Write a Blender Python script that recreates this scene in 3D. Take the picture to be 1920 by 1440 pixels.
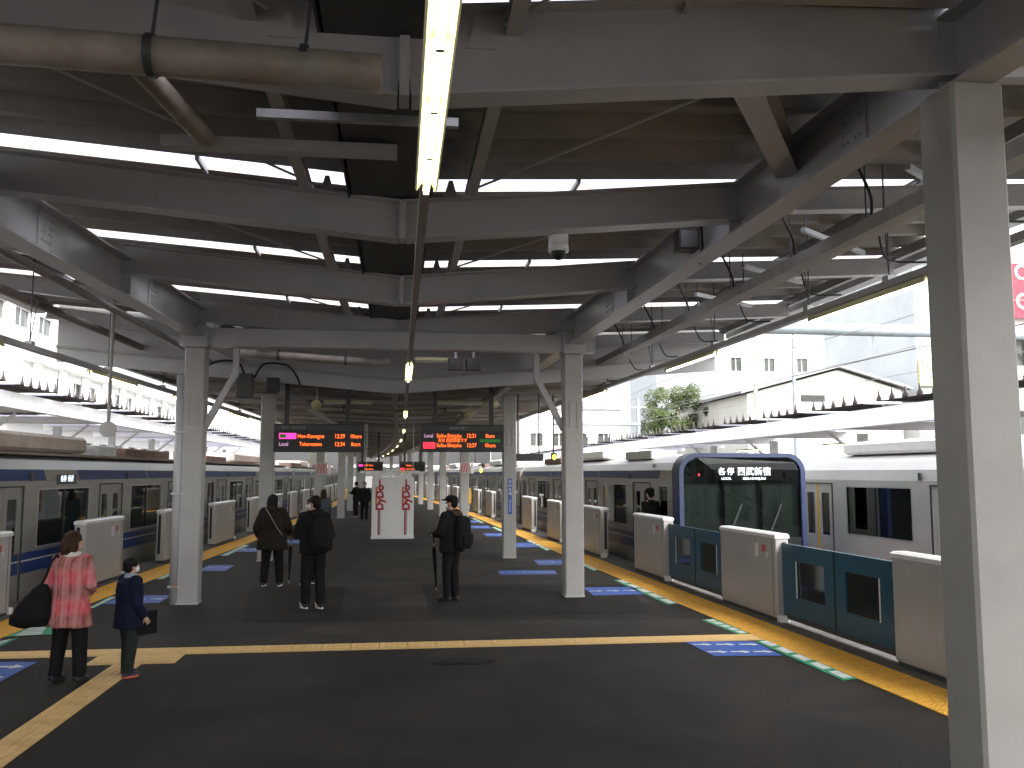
import bpy, bmesh, math, random
from mathutils import Vector, Matrix, noise
R = math.radians
random.seed(7)
for o in list(bpy.data.objects): bpy.data.objects.remove(o)
scn = bpy.context.scene
C = scn.collection
# ------------------------------------------------------------------ camera
FPX, CAMH = 1660.0, 2.1
YAW = math.atan(210 / FPX); PIT = math.atan(168 / FPX * math.cos(YAW))
cam = bpy.data.objects.new('camera', bpy.data.cameras.new('camera')); C.objects.link(cam)
cam.location = (0, 0, CAMH); cam.rotation_euler = (math.pi / 2 + PIT, 0, -YAW)
cam.data.sensor_width = 36; cam.data.lens = 36 * FPX / 1920; cam.data.clip_end = 2000; cam.data.clip_start = 0.05
scn.camera = cam
# ------------------------------------------------------------------ world and sun (overcast day)
SUN_EL, SUN_AZ = 46, 152
wd = bpy.data.worlds.new('World'); scn.world = wd; wd.use_nodes = True
wn, wl = wd.node_tree.nodes, wd.node_tree.links
bg = wn['Background']; bg.inputs['Strength'].default_value = 0.15
sky = wn.new('ShaderNodeTexSky'); sky.sky_type = 'NISHITA'; sky.sun_disc = False
sky.sun_elevation = R(SUN_EL); sky.sun_rotation = R(SUN_AZ); sky.air_density = 1.0; sky.dust_density = 4.0; sky.ozone_density = 1.0
hs = wn.new('ShaderNodeHueSaturation'); hs.inputs['Saturation'].default_value = 0.25
wl.new(sky.outputs[0], hs.inputs['Color']); wl.new(hs.outputs[0], bg.inputs['Color'])
sl = bpy.data.lights.new('sun', 'SUN'); sl.energy = 1.5; sl.angle = R(40); sl.color = (1.0, 0.98, 0.96)
sun = bpy.data.objects.new('sun', sl); C.objects.link(sun)
sun.rotation_euler = (R(90 - SUN_EL), 0, R(180 - SUN_AZ))
vs = scn.view_settings; vs.view_transform = 'Standard'; vs.look = 'None'; vs.gamma = 1.0; vs.use_curve_mapping = False
vs.exposure = 2.0
scn.render.engine = 'CYCLES'
scn.cycles.max_bounces = 8; scn.cycles.diffuse_bounces = 5; scn.cycles.glossy_bounces = 3; scn.cycles.transmission_bounces = 6; scn.cycles.transparent_max_bounces = 12

# ------------------------------------------------------------------ pixel helper (a pixel of the photograph -> a point on a level surface)
_fw = Vector((math.sin(YAW) * math.cos(PIT), math.cos(YAW) * math.cos(PIT), math.sin(PIT)))
_rt = Vector((math.cos(YAW), -math.sin(YAW), 0)); _up = _rt.cross(_fw)
def G(px, py, z=0.0):
    r = _fw + _rt * ((px - 960) / FPX) + _up * ((720 - py) / FPX)
    return Vector((0, 0, CAMH)) + r * ((z - CAMH) / r.z)
def lin(t):
    def f(y):
        if y <= t[0][0]: a, b = t[0], t[1]
        elif y >= t[-1][0]: a, b = t[-2], t[-1]
        else:
            for a, b in zip(t, t[1:]):
                if a[0] <= y <= b[0]: break
        return a[1] + (b[1] - a[1]) * (y - a[0]) / (b[0] - a[0])
    return f
def smooth(t):
    f = lin(t)
    return lambda y: (f(y - 4) + f(y - 2) + f(y) + f(y + 2) + f(y + 4)) / 5
# centre lines of the two yellow strips: the island platform tapers and bends to the left
yR = smooth([(-10, 5.65), (0, 5.3), (10, 4.93), (20, 4.58), (30, 4.28), (40, 3.95), (50, 3.5), (60, 2.95), (80, 1.6), (130, -2.6)])
yL = smooth([(-10, -6.15), (0, -5.75), (10, -5.38), (15, -5.22), (20, -5.05), (25, -4.85), (30, -4.67), (40, -4.42), (50, -4.3), (60, -4.3), (80, -4.65), (130, -7.2)])
ctr = lambda y: (yR(y) + yL(y)) / 2
def head(f, y): return math.atan2(-(f(y + 1) - f(y - 1)) / 2, 1.0)     # rotation about z that turns +Y along the line

# ------------------------------------------------------------------ materials
MATS = {}
def mat(name, col, rough=0.6, metal=0.0, var=0.0, vscale=4.0, bump=0.0, bscale=60.0, emit=None, estr=0.0, spec=0.5, streak=None, dirt=0.0, grain=0.0, coat=0.0):
    m = bpy.data.materials.new(name); m.use_nodes = True; MATS[name] = m
    nt = m.node_tree; n = nt.nodes; l = nt.links; b = n['Principled BSDF']
    b.inputs['Base Color'].default_value = (*col, 1); b.inputs['Roughness'].default_value = rough; b.inputs['Metallic'].default_value = metal
    b.inputs['Specular IOR Level'].default_value = spec; b.inputs['Coat Weight'].default_value = coat
    tc = None
    if var or bump or dirt:
        tc = n.new('ShaderNodeTexCoord'); mp = n.new('ShaderNodeMapping'); l.new(tc.outputs['Object'], mp.inputs[0])
        if streak: mp.inputs['Scale'].default_value = streak
    if var or dirt:
        t = n.new('ShaderNodeTexNoise'); t.inputs['Scale'].default_value = vscale; t.inputs['Detail'].default_value = 7; t.inputs['Roughness'].default_value = 0.65
        l.new(mp.outputs[0], t.inputs['Vector'])
        r = n.new('ShaderNodeValToRGB'); r.color_ramp.elements[0].position = 0.32; r.color_ramp.elements[1].position = 0.7
        d = var if var else 0.0
        r.color_ramp.elements[0].color = (*[max(0, c * (1 - d)) for c in col], 1); r.color_ramp.elements[1].color = (*[min(1, c * (1 + d * 0.6)) for c in col], 1)
        l.new(t.outputs[0], r.inputs[0]); out = r.outputs[0]
        if dirt:
            t2 = n.new('ShaderNodeTexNoise'); t2.inputs['Scale'].default_value = vscale * 0.37; t2.inputs['Detail'].default_value = 9; l.new(mp.outputs[0], t2.inputs['Vector'])
            r2 = n.new('ShaderNodeValToRGB'); r2.color_ramp.elements[0].position = 0.52; r2.color_ramp.elements[1].position = 0.72
            r2.color_ramp.elements[0].color = (0, 0, 0, 1); r2.color_ramp.elements[1].color = (dirt, dirt, dirt, 1)
            l.new(t2.outputs[0], r2.inputs[0])
            mx = n.new('ShaderNodeMix'); mx.data_type = 'RGBA'; l.new(r2.outputs[0], mx.inputs[0]); l.new(out, mx.inputs[6])
            mx.inputs[7].default_value = (col[0] * 0.45 + 0.02, col[1] * 0.38 + 0.012, col[2] * 0.3 + 0.006, 1); out = mx.outputs[2]
        if grain:
            vo = n.new('ShaderNodeTexVoronoi'); vo.inputs['Scale'].default_value = 2.6; l.new(mp.outputs[0], vo.inputs['Vector'])
            sp = n.new('ShaderNodeMapRange'); sp.inputs[1].default_value = 0.035; sp.inputs[2].default_value = 0.055; sp.inputs[3].default_value = 1.9; sp.inputs[4].default_value = 1.0; l.new(vo.outputs[0], sp.inputs[0])
            big = n.new('ShaderNodeTexNoise'); big.inputs['Scale'].default_value = 0.55; big.inputs['Detail'].default_value = 6; big.inputs['Distortion'].default_value = 0.8; l.new(mp.outputs[0], big.inputs['Vector'])
            br = n.new('ShaderNodeMapRange'); br.inputs[1].default_value = 0.35; br.inputs[2].default_value = 0.65; br.inputs[3].default_value = 0.72; br.inputs[4].default_value = 1.35; l.new(big.outputs[0], br.inputs[0])
            mm = n.new('ShaderNodeMath'); mm.operation = 'MULTIPLY'; l.new(sp.outputs[0], mm.inputs[0]); l.new(br.outputs[0], mm.inputs[1])
            m5 = n.new('ShaderNodeVectorMath'); m5.operation = 'SCALE'; l.new(out, m5.inputs[0]); l.new(mm.outputs[0], m5.inputs['Scale']); out = m5.outputs[0]
            t4 = n.new('ShaderNodeTexNoise'); t4.inputs['Scale'].default_value = 95; t4.inputs['Detail'].default_value = 4; t4.inputs['Roughness'].default_value = 0.8; l.new(mp.outputs[0], t4.inputs['Vector'])
            r4 = n.new('ShaderNodeMapRange'); r4.inputs[1].default_value = 0.3; r4.inputs[2].default_value = 0.7; r4.inputs[3].default_value = 1 - grain; r4.inputs[4].default_value = 1 + grain; l.new(t4.outputs[0], r4.inputs[0])
            m4 = n.new('ShaderNodeVectorMath'); m4.operation = 'SCALE'; l.new(out, m4.inputs[0]); l.new(r4.outputs[0], m4.inputs['Scale']); out = m4.outputs[0]
        l.new(out, b.inputs['Base Color'])
        rr = n.new('ShaderNodeMapRange'); rr.inputs[3].default_value = max(0.02, rough - 0.12); rr.inputs[4].default_value = min(1, rough + 0.12)
        l.new(t.outputs[0], rr.inputs[0]); l.new(rr.outputs[0], b.inputs['Roughness'])
    if bump:
        t3 = n.new('ShaderNodeTexNoise'); t3.inputs['Scale'].default_value = bscale; t3.inputs['Detail'].default_value = 5; l.new(mp.outputs[0], t3.inputs['Vector'])
        bp = n.new('ShaderNodeBump'); bp.inputs['Strength'].default_value = bump; bp.inputs['Distance'].default_value = 0.02
        l.new(t3.outputs[0], bp.inputs['Height']); l.new(bp.outputs[0], b.inputs['Normal'])
    if emit: b.inputs['Emission Color'].default_value = (*emit, 1); b.inputs['Emission Strength'].default_value = estr
    return m
mat('asphalt', (0.0245, 0.0205, 0.0168), 0.80, spec=0.3, var=0.45, vscale=1.3, bump=0.55, bscale=130, grain=0.55, dirt=0.25)
mat('asphalt_dark', (0.0135, 0.012, 0.0105), 0.8, spec=0.3, var=0.4, vscale=1.7, bump=0.55, bscale=130, grain=0.55)
mat('asphalt_light', (0.036, 0.0305, 0.0252), 0.8, spec=0.3, var=0.35, vscale=1.1, bump=0.5, bscale=130, grain=0.55)
mat('edge_concrete', (0.12, 0.11, 0.1), 0.85, var=0.5, vscale=3, bump=0.4, dirt=0.5)
mat('ballast', (0.10, 0.085, 0.07), 0.95, var=0.6, vscale=14, bump=1.0, bscale=25)
mat('ground', (0.13, 0.125, 0.12), 0.95, var=0.4, vscale=0.2)
mat('tactile', (0.72, 0.38, 0.045), 0.65, var=0.22, vscale=6, dirt=0.4)
mat('tactile_pale', (0.72, 0.48, 0.19), 0.65, var=0.2, vscale=6, dirt=0.35)
mat('joint', (0.16, 0.10, 0.035), 0.9)
mat('white_steel', (0.41, 0.405, 0.41), 0.33, var=0.1, vscale=1.5, dirt=0.22)
mat('column_paint', (0.35, 0.342, 0.325), 0.42, var=0.1, vscale=2.0, dirt=0.3)
mat('beam_grey', (0.42, 0.41, 0.40), 0.5, var=0.16, vscale=2.0, dirt=0.3)
mat('deck', (0.28, 0.26, 0.24), 0.55, metal=0.15, var=0.25, vscale=1.2, dirt=0.35)
mat('deck_brown', (0.20, 0.165, 0.13), 0.7, var=0.3, vscale=1.0, dirt=0.4)
mat('duct_dark', (0.06, 0.058, 0.055), 0.6, var=0.3, vscale=3)
mat('galv', (0.45, 0.46, 0.46), 0.45, metal=0.6, var=0.2, vscale=6)
mat('pipe_grey', (0.34, 0.33, 0.31), 0.5, var=0.2, vscale=4, dirt=0.4)
mat('pipe_brown', (0.30, 0.26, 0.22), 0.55, var=0.3, vscale=5, dirt=0.5)
mat('black', (0.012, 0.012, 0.013), 0.5)
mat('rubber', (0.02, 0.02, 0.02), 0.8)
mat('dark_grey', (0.05, 0.05, 0.052), 0.5, var=0.2)
mat('lamp_shade', (0.62, 0.57, 0.33), 0.5, var=0.1)
mat('tube', (0.9, 0.9, 0.8), 0.4, emit=(1.0, 0.93, 0.52), estr=3.2)
mat('tube_far', (0.9, 0.9, 0.8), 0.4, emit=(1.0, 0.95, 0.70), estr=4.0)
mat('stainless', (0.33, 0.325, 0.305), 0.42, metal=0.6, var=0.1, vscale=2, streak=(1, 0.15, 3), dirt=0.25)
mat('silver_paint', (0.52, 0.52, 0.51), 0.4, metal=0.3, var=0.08, vscale=2, dirt=0.12)
mat('train_roof', (0.26, 0.22, 0.20), 0.7, var=0.3, vscale=3, dirt=0.7)
mat('roof_brown', (0.16, 0.09, 0.075), 0.7, var=0.4, vscale=6, dirt=0.4)
mat('roof_pink', (0.52, 0.44, 0.40), 0.6, var=0.2, vscale=4, dirt=0.5)
mat('blue_stripe', (0.008, 0.035, 0.15), 0.35, var=0.15, vscale=3)
mat('blue_front', (0.014, 0.026, 0.072), 0.45, coat=0.0, var=0.1)
mat('seal', (0.025, 0.025, 0.025), 0.7)
mat('seat_red', (0.22, 0.05, 0.05), 0.8, var=0.3)
mat('interior', (0.55, 0.53, 0.48), 0.7)
mat('yellow_edge', (0.75, 0.42, 0.03), 0.6)
mat('cab_silver', (0.47, 0.46, 0.445), 0.36, metal=0.3, var=0.08, vscale=2, dirt=0.15)
mat('cab_cap', (0.72, 0.72, 0.71), 0.35, metal=0.1, var=0.06)
mat('door_blue', (0.008, 0.078, 0.135), 0.35, var=0.12, vscale=3)
mat('sticker_white', (0.7, 0.7, 0.68), 0.5, var=0.15, vscale=30)
mat('sticker_red', (0.5, 0.06, 0.05), 0.5)
mat('floor_blue', (0.03, 0.10, 0.42), 0.6, var=0.3, vscale=9, dirt=0.25)
mat('floor_green', (0.02, 0.30, 0.13), 0.6, var=0.3, vscale=9, dirt=0.2)
mat('floor_white', (0.66, 0.70, 0.68), 0.6, var=0.25, vscale=9, dirt=0.35)
mat('sign_black', (0.010, 0.010, 0.011), 0.35)
mat('led_orange', (0.3, 0.05, 0.01), 0.5, emit=(1.0, 0.13, 0.015), estr=0.9)
mat('led_pink', (0.3, 0.02, 0.2), 0.5, emit=(0.95, 0.05, 0.38), estr=0.45)
mat('led_red', (0.3, 0.01, 0.02), 0.5, emit=(1.0, 0.03, 0.06), estr=0.5)
mat('led_white', (0.5, 0.5, 0.5), 0.5, emit=(0.75, 0.9, 1.0), estr=0.6)
mat('led_lilac', (0.3, 0.2, 0.3), 0.5, emit=(0.6, 0.35, 0.55), estr=0.35)
mat('led_green', (0.02, 0.1, 0.02), 0.5, emit=(0.03, 0.4, 0.05), estr=0.06)
mat('led_yellow', (0.3, 0.2, 0.02), 0.5, emit=(1.0, 0.72, 0.03), estr=2.5)
mat('tail_red', (0.4, 0.02, 0.03), 0.3, emit=(1.0, 0.04, 0.08), estr=1.5)
mat('sign_text', (0.32, 0.32, 0.34), 0.5)
mat('machine_white', (0.76, 0.77, 0.76), 0.4, var=0.05, dirt=0.08)
mat('logo_red', (0.42, 0.035, 0.05), 0.5)
mat('logo_orange', (0.55, 0.20, 0.03), 0.5)
mat('logo_grey', (0.25, 0.22, 0.21), 0.5)
mat('col_sign_blue', (0.05, 0.11, 0.42), 0.5, var=0.1)
mat('stripe_red', (0.45, 0.12, 0.11), 0.6, var=0.1)
mat('stripe_white', (0.55, 0.48, 0.47), 0.6)
mat('building_white', (0.84, 0.84, 0.83), 0.8, var=0.06, vscale=0.5, dirt=0.08)
mat('building_grey', (0.62, 0.65, 0.66), 0.7, var=0.1, vscale=0.5)
mat('building_cream', (0.80, 0.78, 0.70), 0.8, var=0.08, vscale=0.6)
mat('roof_tile', (0.30, 0.30, 0.31), 0.8, var=0.15, vscale=3)
mat('window_dark', (0.06, 0.065, 0.06), 0.15, spec=0.6)
mat('canopy_white', (0.82, 0.81, 0.80), 0.5, var=0.06, dirt=0.12)
mat('canopy_brown', (0.065, 0.052, 0.047), 0.7, var=0.3, vscale=3)
mat('corrugated', (0.50, 0.50, 0.49), 0.6, var=0.12, dirt=0.2)
mat('gantry', (0.36, 0.42, 0.44), 0.6, var=0.15, dirt=0.2)
mat('pole_blue', (0.30, 0.34, 0.36), 0.6, var=0.15)
mat('pole_pink', (0.55, 0.46, 0.42), 0.7, var=0.1)
mat('sign_red', (0.62, 0.02, 0.045), 0.5, var=0.06)
mat('sign_yellow', (0.80, 0.62, 0.28), 0.5)
mat('rust', (0.32, 0.20, 0.13), 0.8, var=0.3)
mat('bark', (0.09, 0.065, 0.045), 0.9, var=0.4, vscale=8, bump=0.6, bscale=20)
mat('leaf', (0.075, 0.095, 0.02), 0.7, var=0.4, vscale=1.2)
mat('leaf_dark', (0.05, 0.085, 0.02), 0.7, var=0.4, vscale=1.2)
mat('skin', (0.50, 0.30, 0.22), 0.55, var=0.1, vscale=8)
mat('hair_brown', (0.045, 0.022, 0.012), 0.5, spec=0.12, var=0.5, vscale=40, streak=(1, 1, 0.12), bump=0.6, bscale=90)
mat('hair_black', (0.010, 0.009, 0.009), 0.5, spec=0.12, var=0.4, vscale=40, streak=(1, 1, 0.12), bump=0.6, bscale=90)
mat('cloth_black', (0.011, 0.011, 0.012), 0.9, spec=0.12, var=0.3, vscale=10, bump=0.3, bscale=25)
mat('cloth_brown', (0.022, 0.018, 0.014), 0.9, spec=0.12, var=0.3, vscale=10, bump=0.3, bscale=25)
mat('cloth_navy', (0.008, 0.012, 0.028), 0.8, spec=0.12, var=0.3, vscale=8, bump=0.35, bscale=22)
mat('cloth_green', (0.022, 0.028, 0.022), 0.9, spec=0.12, var=0.3, vscale=9, bump=0.3, bscale=25)
mat('cloth_greyblue', (0.075, 0.09, 0.105), 0.9, spec=0.12, var=0.25, vscale=9)
mat('collar_blue', (0.22, 0.30, 0.34), 0.9, var=0.1)
mat('cloth_white', (0.55, 0.52, 0.46), 0.9, spec=0.12, var=0.1)
mat('mask_white', (0.75, 0.76, 0.78), 0.8)
mat('shoe_dark', (0.012, 0.012, 0.014), 0.5)
mat('shoe_blue', (0.012, 0.02, 0.055), 0.6)
mat('sole_white', (0.62, 0.60, 0.55), 0.7)
mat('sole_orange', (0.45, 0.09, 0.03), 0.7)
mat('umbrella_blue', (0.01, 0.018, 0.07), 0.6)
mat('fur_brown', (0.05, 0.022, 0.010), 0.95, var=0.5, vscale=30, bump=0.6, bscale=60)
def glass(name, tint, gl=0.10, rough=0.03):
    m = bpy.data.materials.new(name); m.use_nodes = True; MATS[name] = m
    n, l = m.node_tree.nodes, m.node_tree.links; n.remove(n['Principled BSDF'])
    tr = n.new('ShaderNodeBsdfTransparent'); tr.inputs[0].default_value = (*tint, 1)
    g = n.new('ShaderNodeBsdfGlossy'); g.inputs['Roughness'].default_value = rough; g.inputs[0].default_value = (0.9, 0.95, 0.95, 1)
    fr = n.new('ShaderNodeFresnel'); fr.inputs[0].default_value = 1.5
    ad = n.new('ShaderNodeMath'); ad.operation = 'ADD'; ad.inputs[1].default_value = gl; l.new(fr.outputs[0], ad.inputs[0])
    mx = n.new('ShaderNodeMixShader'); l.new(ad.outputs[0], mx.inputs[0]); l.new(tr.outputs[0], mx.inputs[1]); l.new(g.outputs[0], mx.inputs[2])
    l.new(mx.outputs[0], n['Material Output'].inputs[0])
glass('train_glass', (0.50, 0.55, 0.50), 0.05)
glass('windshield', (0.17, 0.21, 0.20), 0.0)
glass('door_glass', (0.42, 0.45, 0.46), 0.14, 0.08)
def translucent(name, tr_col, df_col, k):
    m = bpy.data.materials.new(name); m.use_nodes = True; MATS[name] = m
    n, l = m.node_tree.nodes, m.node_tree.links; n.remove(n['Principled BSDF'])
    a = n.new('ShaderNodeBsdfTranslucent'); a.inputs[0].default_value = (*df_col, 1)
    b = n.new('ShaderNodeBsdfTransparent'); b.inputs[0].default_value = (*tr_col, 1)
    mx = n.new('ShaderNodeMixShader'); mx.inputs[0].default_value = k
    l.new(a.outputs[0], mx.inputs[1]); l.new(b.outputs[0], mx.inputs[2]); l.new(mx.outputs[0], n['Material Output'].inputs[0])
translucent('skylight', (0.86, 0.86, 0.98), (0.36, 0.36, 0.42), 0.5)
def plaid():
    m = mat('plaid_red', (0.4, 0.05, 0.06), 0.95); n, l = m.node_tree.nodes, m.node_tree.links; b = n['Principled BSDF']
    tc = n.new('ShaderNodeTexCoord'); sp = n.new('ShaderNodeSeparateXYZ'); l.new(tc.outputs['Object'], sp.inputs[0])
    def band(sock, scale, off):
        a = n.new('ShaderNodeMath'); a.operation = 'MULTIPLY_ADD'; a.inputs[1].default_value = scale; a.inputs[2].default_value = off; l.new(sock, a.inputs[0])
        s = n.new('ShaderNodeMath'); s.operation = 'SINE'; l.new(a.outputs[0], s.inputs[0])
        r = n.new('ShaderNodeMapRange'); r.inputs[1].default_value = -0.5; r.inputs[2].default_value = 0.6; l.new(s.outputs[0], r.inputs[0]); return r.outputs[0]
    def mixc(fac, a, c):
        x = n.new('ShaderNodeMix'); x.data_type = 'RGBA'
        l.new(fac, x.inputs[0])
        if isinstance(a, tuple): x.inputs[6].default_value = (*a, 1)
        else: l.new(a, x.inputs[6])
        if isinstance(c, tuple): x.inputs[7].default_value = (*c, 1)
        else: l.new(c, x.inputs[7])
        return x.outputs[2]
    h = band(sp.outputs[2], 2 * math.pi / 0.29, 0.8); v = band(sp.outputs[0], 2 * math.pi / 0.115, 0.4); fine = band(sp.outputs[0], 2 * math.pi / 0.043, 0.0)
    c1 = mixc(h, (0.52, 0.045, 0.065), (0.20, 0.055, 0.045))
    hv = n.new('ShaderNodeMath'); hv.operation = 'MULTIPLY'; l.new(v, hv.inputs[0]); hv.inputs[1].default_value = 0.5
    c2 = mixc(hv.outputs[0], c1, (0.50, 0.22, 0.20))
    fv = n.new('ShaderNodeMath'); fv.operation = 'MULTIPLY'; l.new(fine, fv.inputs[0]); fv.inputs[1].default_value = 0.25
    c3 = mixc(fv.outputs[0], c2, (0.6, 0.3, 0.3))
    t = n.new('ShaderNodeTexNoise'); t.inputs['Scale'].default_value = 14; t.inputs['Detail'].default_value = 6; l.new(tc.outputs['Object'], t.inputs['Vector'])
    r = n.new('ShaderNodeMapRange'); r.inputs[1].default_value = 0.4; r.inputs[2].default_value = 0.8; r.inputs[3].default_value = 0; r.inputs[4].default_value = 0.6; l.new(t.outputs[0], r.inputs[0])
    l.new(mixc(r.outputs[0], c3, (0.55, 0.26, 0.25)), b.inputs['Base Color'])
    t3 = n.new('ShaderNodeTexNoise'); t3.inputs['Scale'].default_value = 30; l.new(tc.outputs['Object'], t3.inputs['Vector'])
    bp = n.new('ShaderNodeBump'); bp.inputs['Strength'].default_value = 0.4; bp.inputs['Distance'].default_value = 0.02; l.new(t3.outputs[0], bp.inputs['Height']); l.new(bp.outputs[0], b.inputs['Normal'])
plaid()

# ------------------------------------------------------------------ mesh helpers
class MB:
    def __init__(s): s.v = []; s.f = []; s.m = []; s.mats = []; s.cur = 0
    def mat(s, name):
        if name not in s.mats: s.mats.append(name)
        s.cur = s.mats.index(name); return s
    def add(s, vs, fs):
        k = len(s.v); s.v += [tuple(p) for p in vs]
        for f in fs: s.f.append([i + k for i in f]); s.m.append(s.cur)
        return s
    def box(s, x0, x1, y0, y1, z0, z1, c=0.0):
        if c <= 0:
            return s.add([(x0, y0, z0), (x1, y0, z0), (x1, y1, z0), (x0, y1, z0), (x0, y0, z1), (x1, y0, z1), (x1, y1, z1), (x0, y1, z1)],
                         [(0, 3, 2, 1), (4, 5, 6, 7), (0, 1, 5, 4), (1, 2, 6, 5), (2, 3, 7, 6), (3, 0, 4, 7)])
        def ring(d, z): return [(x0 + c + d, y0 + d, z), (x1 - c - d, y0 + d, z), (x1 - d, y0 + c + d, z), (x1 - d, y1 - c - d, z), (x1 - c - d, y1 - d, z), (x0 + c + d, y1 - d, z), (x0 + d, y1 - c - d, z), (x0 + d, y0 + c + d, z)]
        h = c * 0.5
        rings = [ring(h, z0), ring(0, z0 + h), ring(0, z1 - h), ring(h, z1)]
        v = sum(rings, []); f = [tuple(range(7, -1, -1)), tuple(range(24, 32))]
        for k in range(3):
            for i in range(8): f.append((k * 8 + i, k * 8 + (i + 1) % 8, k * 8 + 8 + (i + 1) % 8, k * 8 + 8 + i))
        return s.add(v, f)
    def bar(s, a, b, w, h, up=(0, 0, 1)):
        a, b = Vector(a), Vector(b); d = (b - a).normalized(); up = Vector(up)
        sd = d.cross(up)
        if sd.length < 1e-4: sd = d.cross(Vector((0, 1, 0)))
        sd.normalize(); u = sd.cross(d)
        v = [p + sd * (x * w / 2) + u * (y * h / 2) for p in (a, b) for x, y in ((-1, -1), (1, -1), (1, 1), (-1, 1))]
        return s.add(v, [(0, 1, 2, 3), (7, 6, 5, 4), (0, 4, 5, 1), (1, 5, 6, 2), (2, 6, 7, 3), (3, 7, 4, 0)])
    def ibeam(s, a, b, depth, w, t=0.016, up=(0, 0, 1)):
        a, b = Vector(a), Vector(b); d = (b - a).normalized(); sd = d.cross(Vector(up)).normalized(); u = sd.cross(d)
        h = depth / 2; g = t * 0.6
        prof = [(-w / 2, -h), (w / 2, -h), (w / 2, -h + t), (g / 2, -h + t), (g / 2, h - t), (w / 2, h - t), (w / 2, h), (-w / 2, h), (-w / 2, h - t), (-g / 2, h - t), (-g / 2, -h + t), (-w / 2, -h + t)]
        v = [p + sd * x + u * y for p in (a, b) for x, y in prof]; n = 12
        return s.add(v, [tuple(range(n)), tuple(range(2 * n - 1, n - 1, -1))] + [(i, i + n, (i + 1) % n + n, (i + 1) % n) for i in range(n)])
    def tube(s, pts, r, n=10, caps=True):
        pts = [Vector(p) for p in pts]; rs = r if isinstance(r, (list, tuple)) else [r] * len(pts)
        k0 = []; prev = None
        for i, p in enumerate(pts):
            d = (pts[min(i + 1, len(pts) - 1)] - pts[max(i - 1, 0)]).normalized()
            if prev is None:
                a = Vector((0, 0, 1)) if abs(d.z) < 0.9 else Vector((1, 0, 0)); u = d.cross(a).normalized()
            else:
                u = (prev - d * prev.dot(d)).normalized()
            prev = u; w = d.cross(u)
            k0.append([p + (u * math.cos(2 * math.pi * j / n) + w * math.sin(2 * math.pi * j / n)) * rs[i] for j in range(n)])
        v = sum(k0, []); f = []
        for i in range(len(pts) - 1):
            for j in range(n): f.append((i * n + j, i * n + (j + 1) % n, (i + 1) * n + (j + 1) % n, (i + 1) * n + j))
        if caps: f += [tuple(range(n - 1, -1, -1)), tuple(range((len(pts) - 1) * n, len(pts) * n))]
        return s.add(v, f)
    def ell(s, c, r, nu=14, nv=9, M=None):
        c = Vector(c); v = [(0, 0, -1)]
        for i in range(1, nv):
            a = -math.pi / 2 + math.pi * i / nv
            v += [(math.cos(a) * math.cos(2 * math.pi * j / nu), math.cos(a) * math.sin(2 * math.pi * j / nu), math.sin(a)) for j in range(nu)]
        v.append((0, 0, 1)); f = []
        for j in range(nu): f.append((0, 1 + (j + 1) % nu, 1 + j)); f.append((len(v) - 1, len(v) - 1 - nu + j, len(v) - 1 - nu + (j + 1) % nu))
        for i in range(nv - 2):
            for j in range(nu): a = 1 + i * nu + j; b = 1 + i * nu + (j + 1) % nu; f.append((a, b, b + nu, a + nu))
        out = []
        for p in v:
            q = Vector((p[0] * r[0], p[1] * r[1], p[2] * r[2]))
            if M: q = M @ q
            out.append(q + c)
        return s.add(out, f)
    def loft(s, rings, n=20, sq=2.0):
        # rings: (z, rx, ry, cx, cy); superellipse cross sections
        v = []
        for z, rx, ry, cx, cy in rings:
            for j in range(n):
                a = 2 * math.pi * j / n; ca, sa = math.cos(a), math.sin(a)
                v.append((cx + rx * math.copysign(abs(ca) ** (2 / sq), ca), cy + ry * math.copysign(abs(sa) ** (2 / sq), sa), z))
        f = [tuple(range(n - 1, -1, -1)), tuple(range((len(rings) - 1) * n, len(rings) * n))]
        for i in range(len(rings) - 1):
            for j in range(n): f.append((i * n + j, i * n + (j + 1) % n, (i + 1) * n + (j + 1) % n, (i + 1) * n + j))
        return s.add(v, f)
    def prism(s, poly, axis, a0, a1):
        # poly in the two other axes, extruded along axis ('x','y','z')
        def pt(p, a): return {'x': (a, p[0], p[1]), 'y': (p[0], a, p[1]), 'z': (p[0], p[1], a)}[axis]
        n = len(poly)
        return s.add([pt(p, a0) for p in poly] + [pt(p, a1) for p in poly], [tuple(range(n)), tuple(range(2 * n - 1, n - 1, -1))] + [(i, i + n, (i + 1) % n + n, (i + 1) % n) for i in range(n)])
    def cable(s, pts, r, n=6):
        p = [Vector(q) for q in pts]; p = [p[0]] + p + [p[-1]]; out = []
        for i in range(1, len(p) - 2):
            for k in range(6):
                t = k / 6; a, b, c, d = p[i - 1], p[i], p[i + 1], p[i + 2]
                out.append(0.5 * ((2 * b) + (c - a) * t + (2 * a - 5 * b + 4 * c - d) * t * t + (3 * b - a - 3 * c + d) * t * t * t))
        out.append(p[-1]); return s.tube(out, r, n)
    def mesh(s, name, smooth=False):
        me = bpy.data.meshes.new(name); me.from_pydata(s.v, [], s.f)
        for m in s.mats: me.materials.append(MATS[m])
        me.polygons.foreach_set('material_index', s.m)
        if smooth: me.polygons.foreach_set('use_smooth', [True] * len(me.polygons))
        bm = bmesh.new(); bm.from_mesh(me); bmesh.ops.recalc_face_normals(bm, faces=bm.faces); bm.to_mesh(me); bm.free()
        me.update(); return me
    def build(s, name, material=None, parent=None, smooth=False, loc=None, rz=None, auto=None, **k):
        if material:
            if not s.mats: s.mats = [material]; s.m = [0] * len(s.f)
        o = bpy.data.objects.new(name, s.mesh(name, smooth)); C.objects.link(o)
        if parent: o.parent = parent
        if loc is not None: o.location = loc
        if rz is not None: o.rotation_euler = (0, 0, rz)
        if k: tag(o, **k)
        return o
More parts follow.
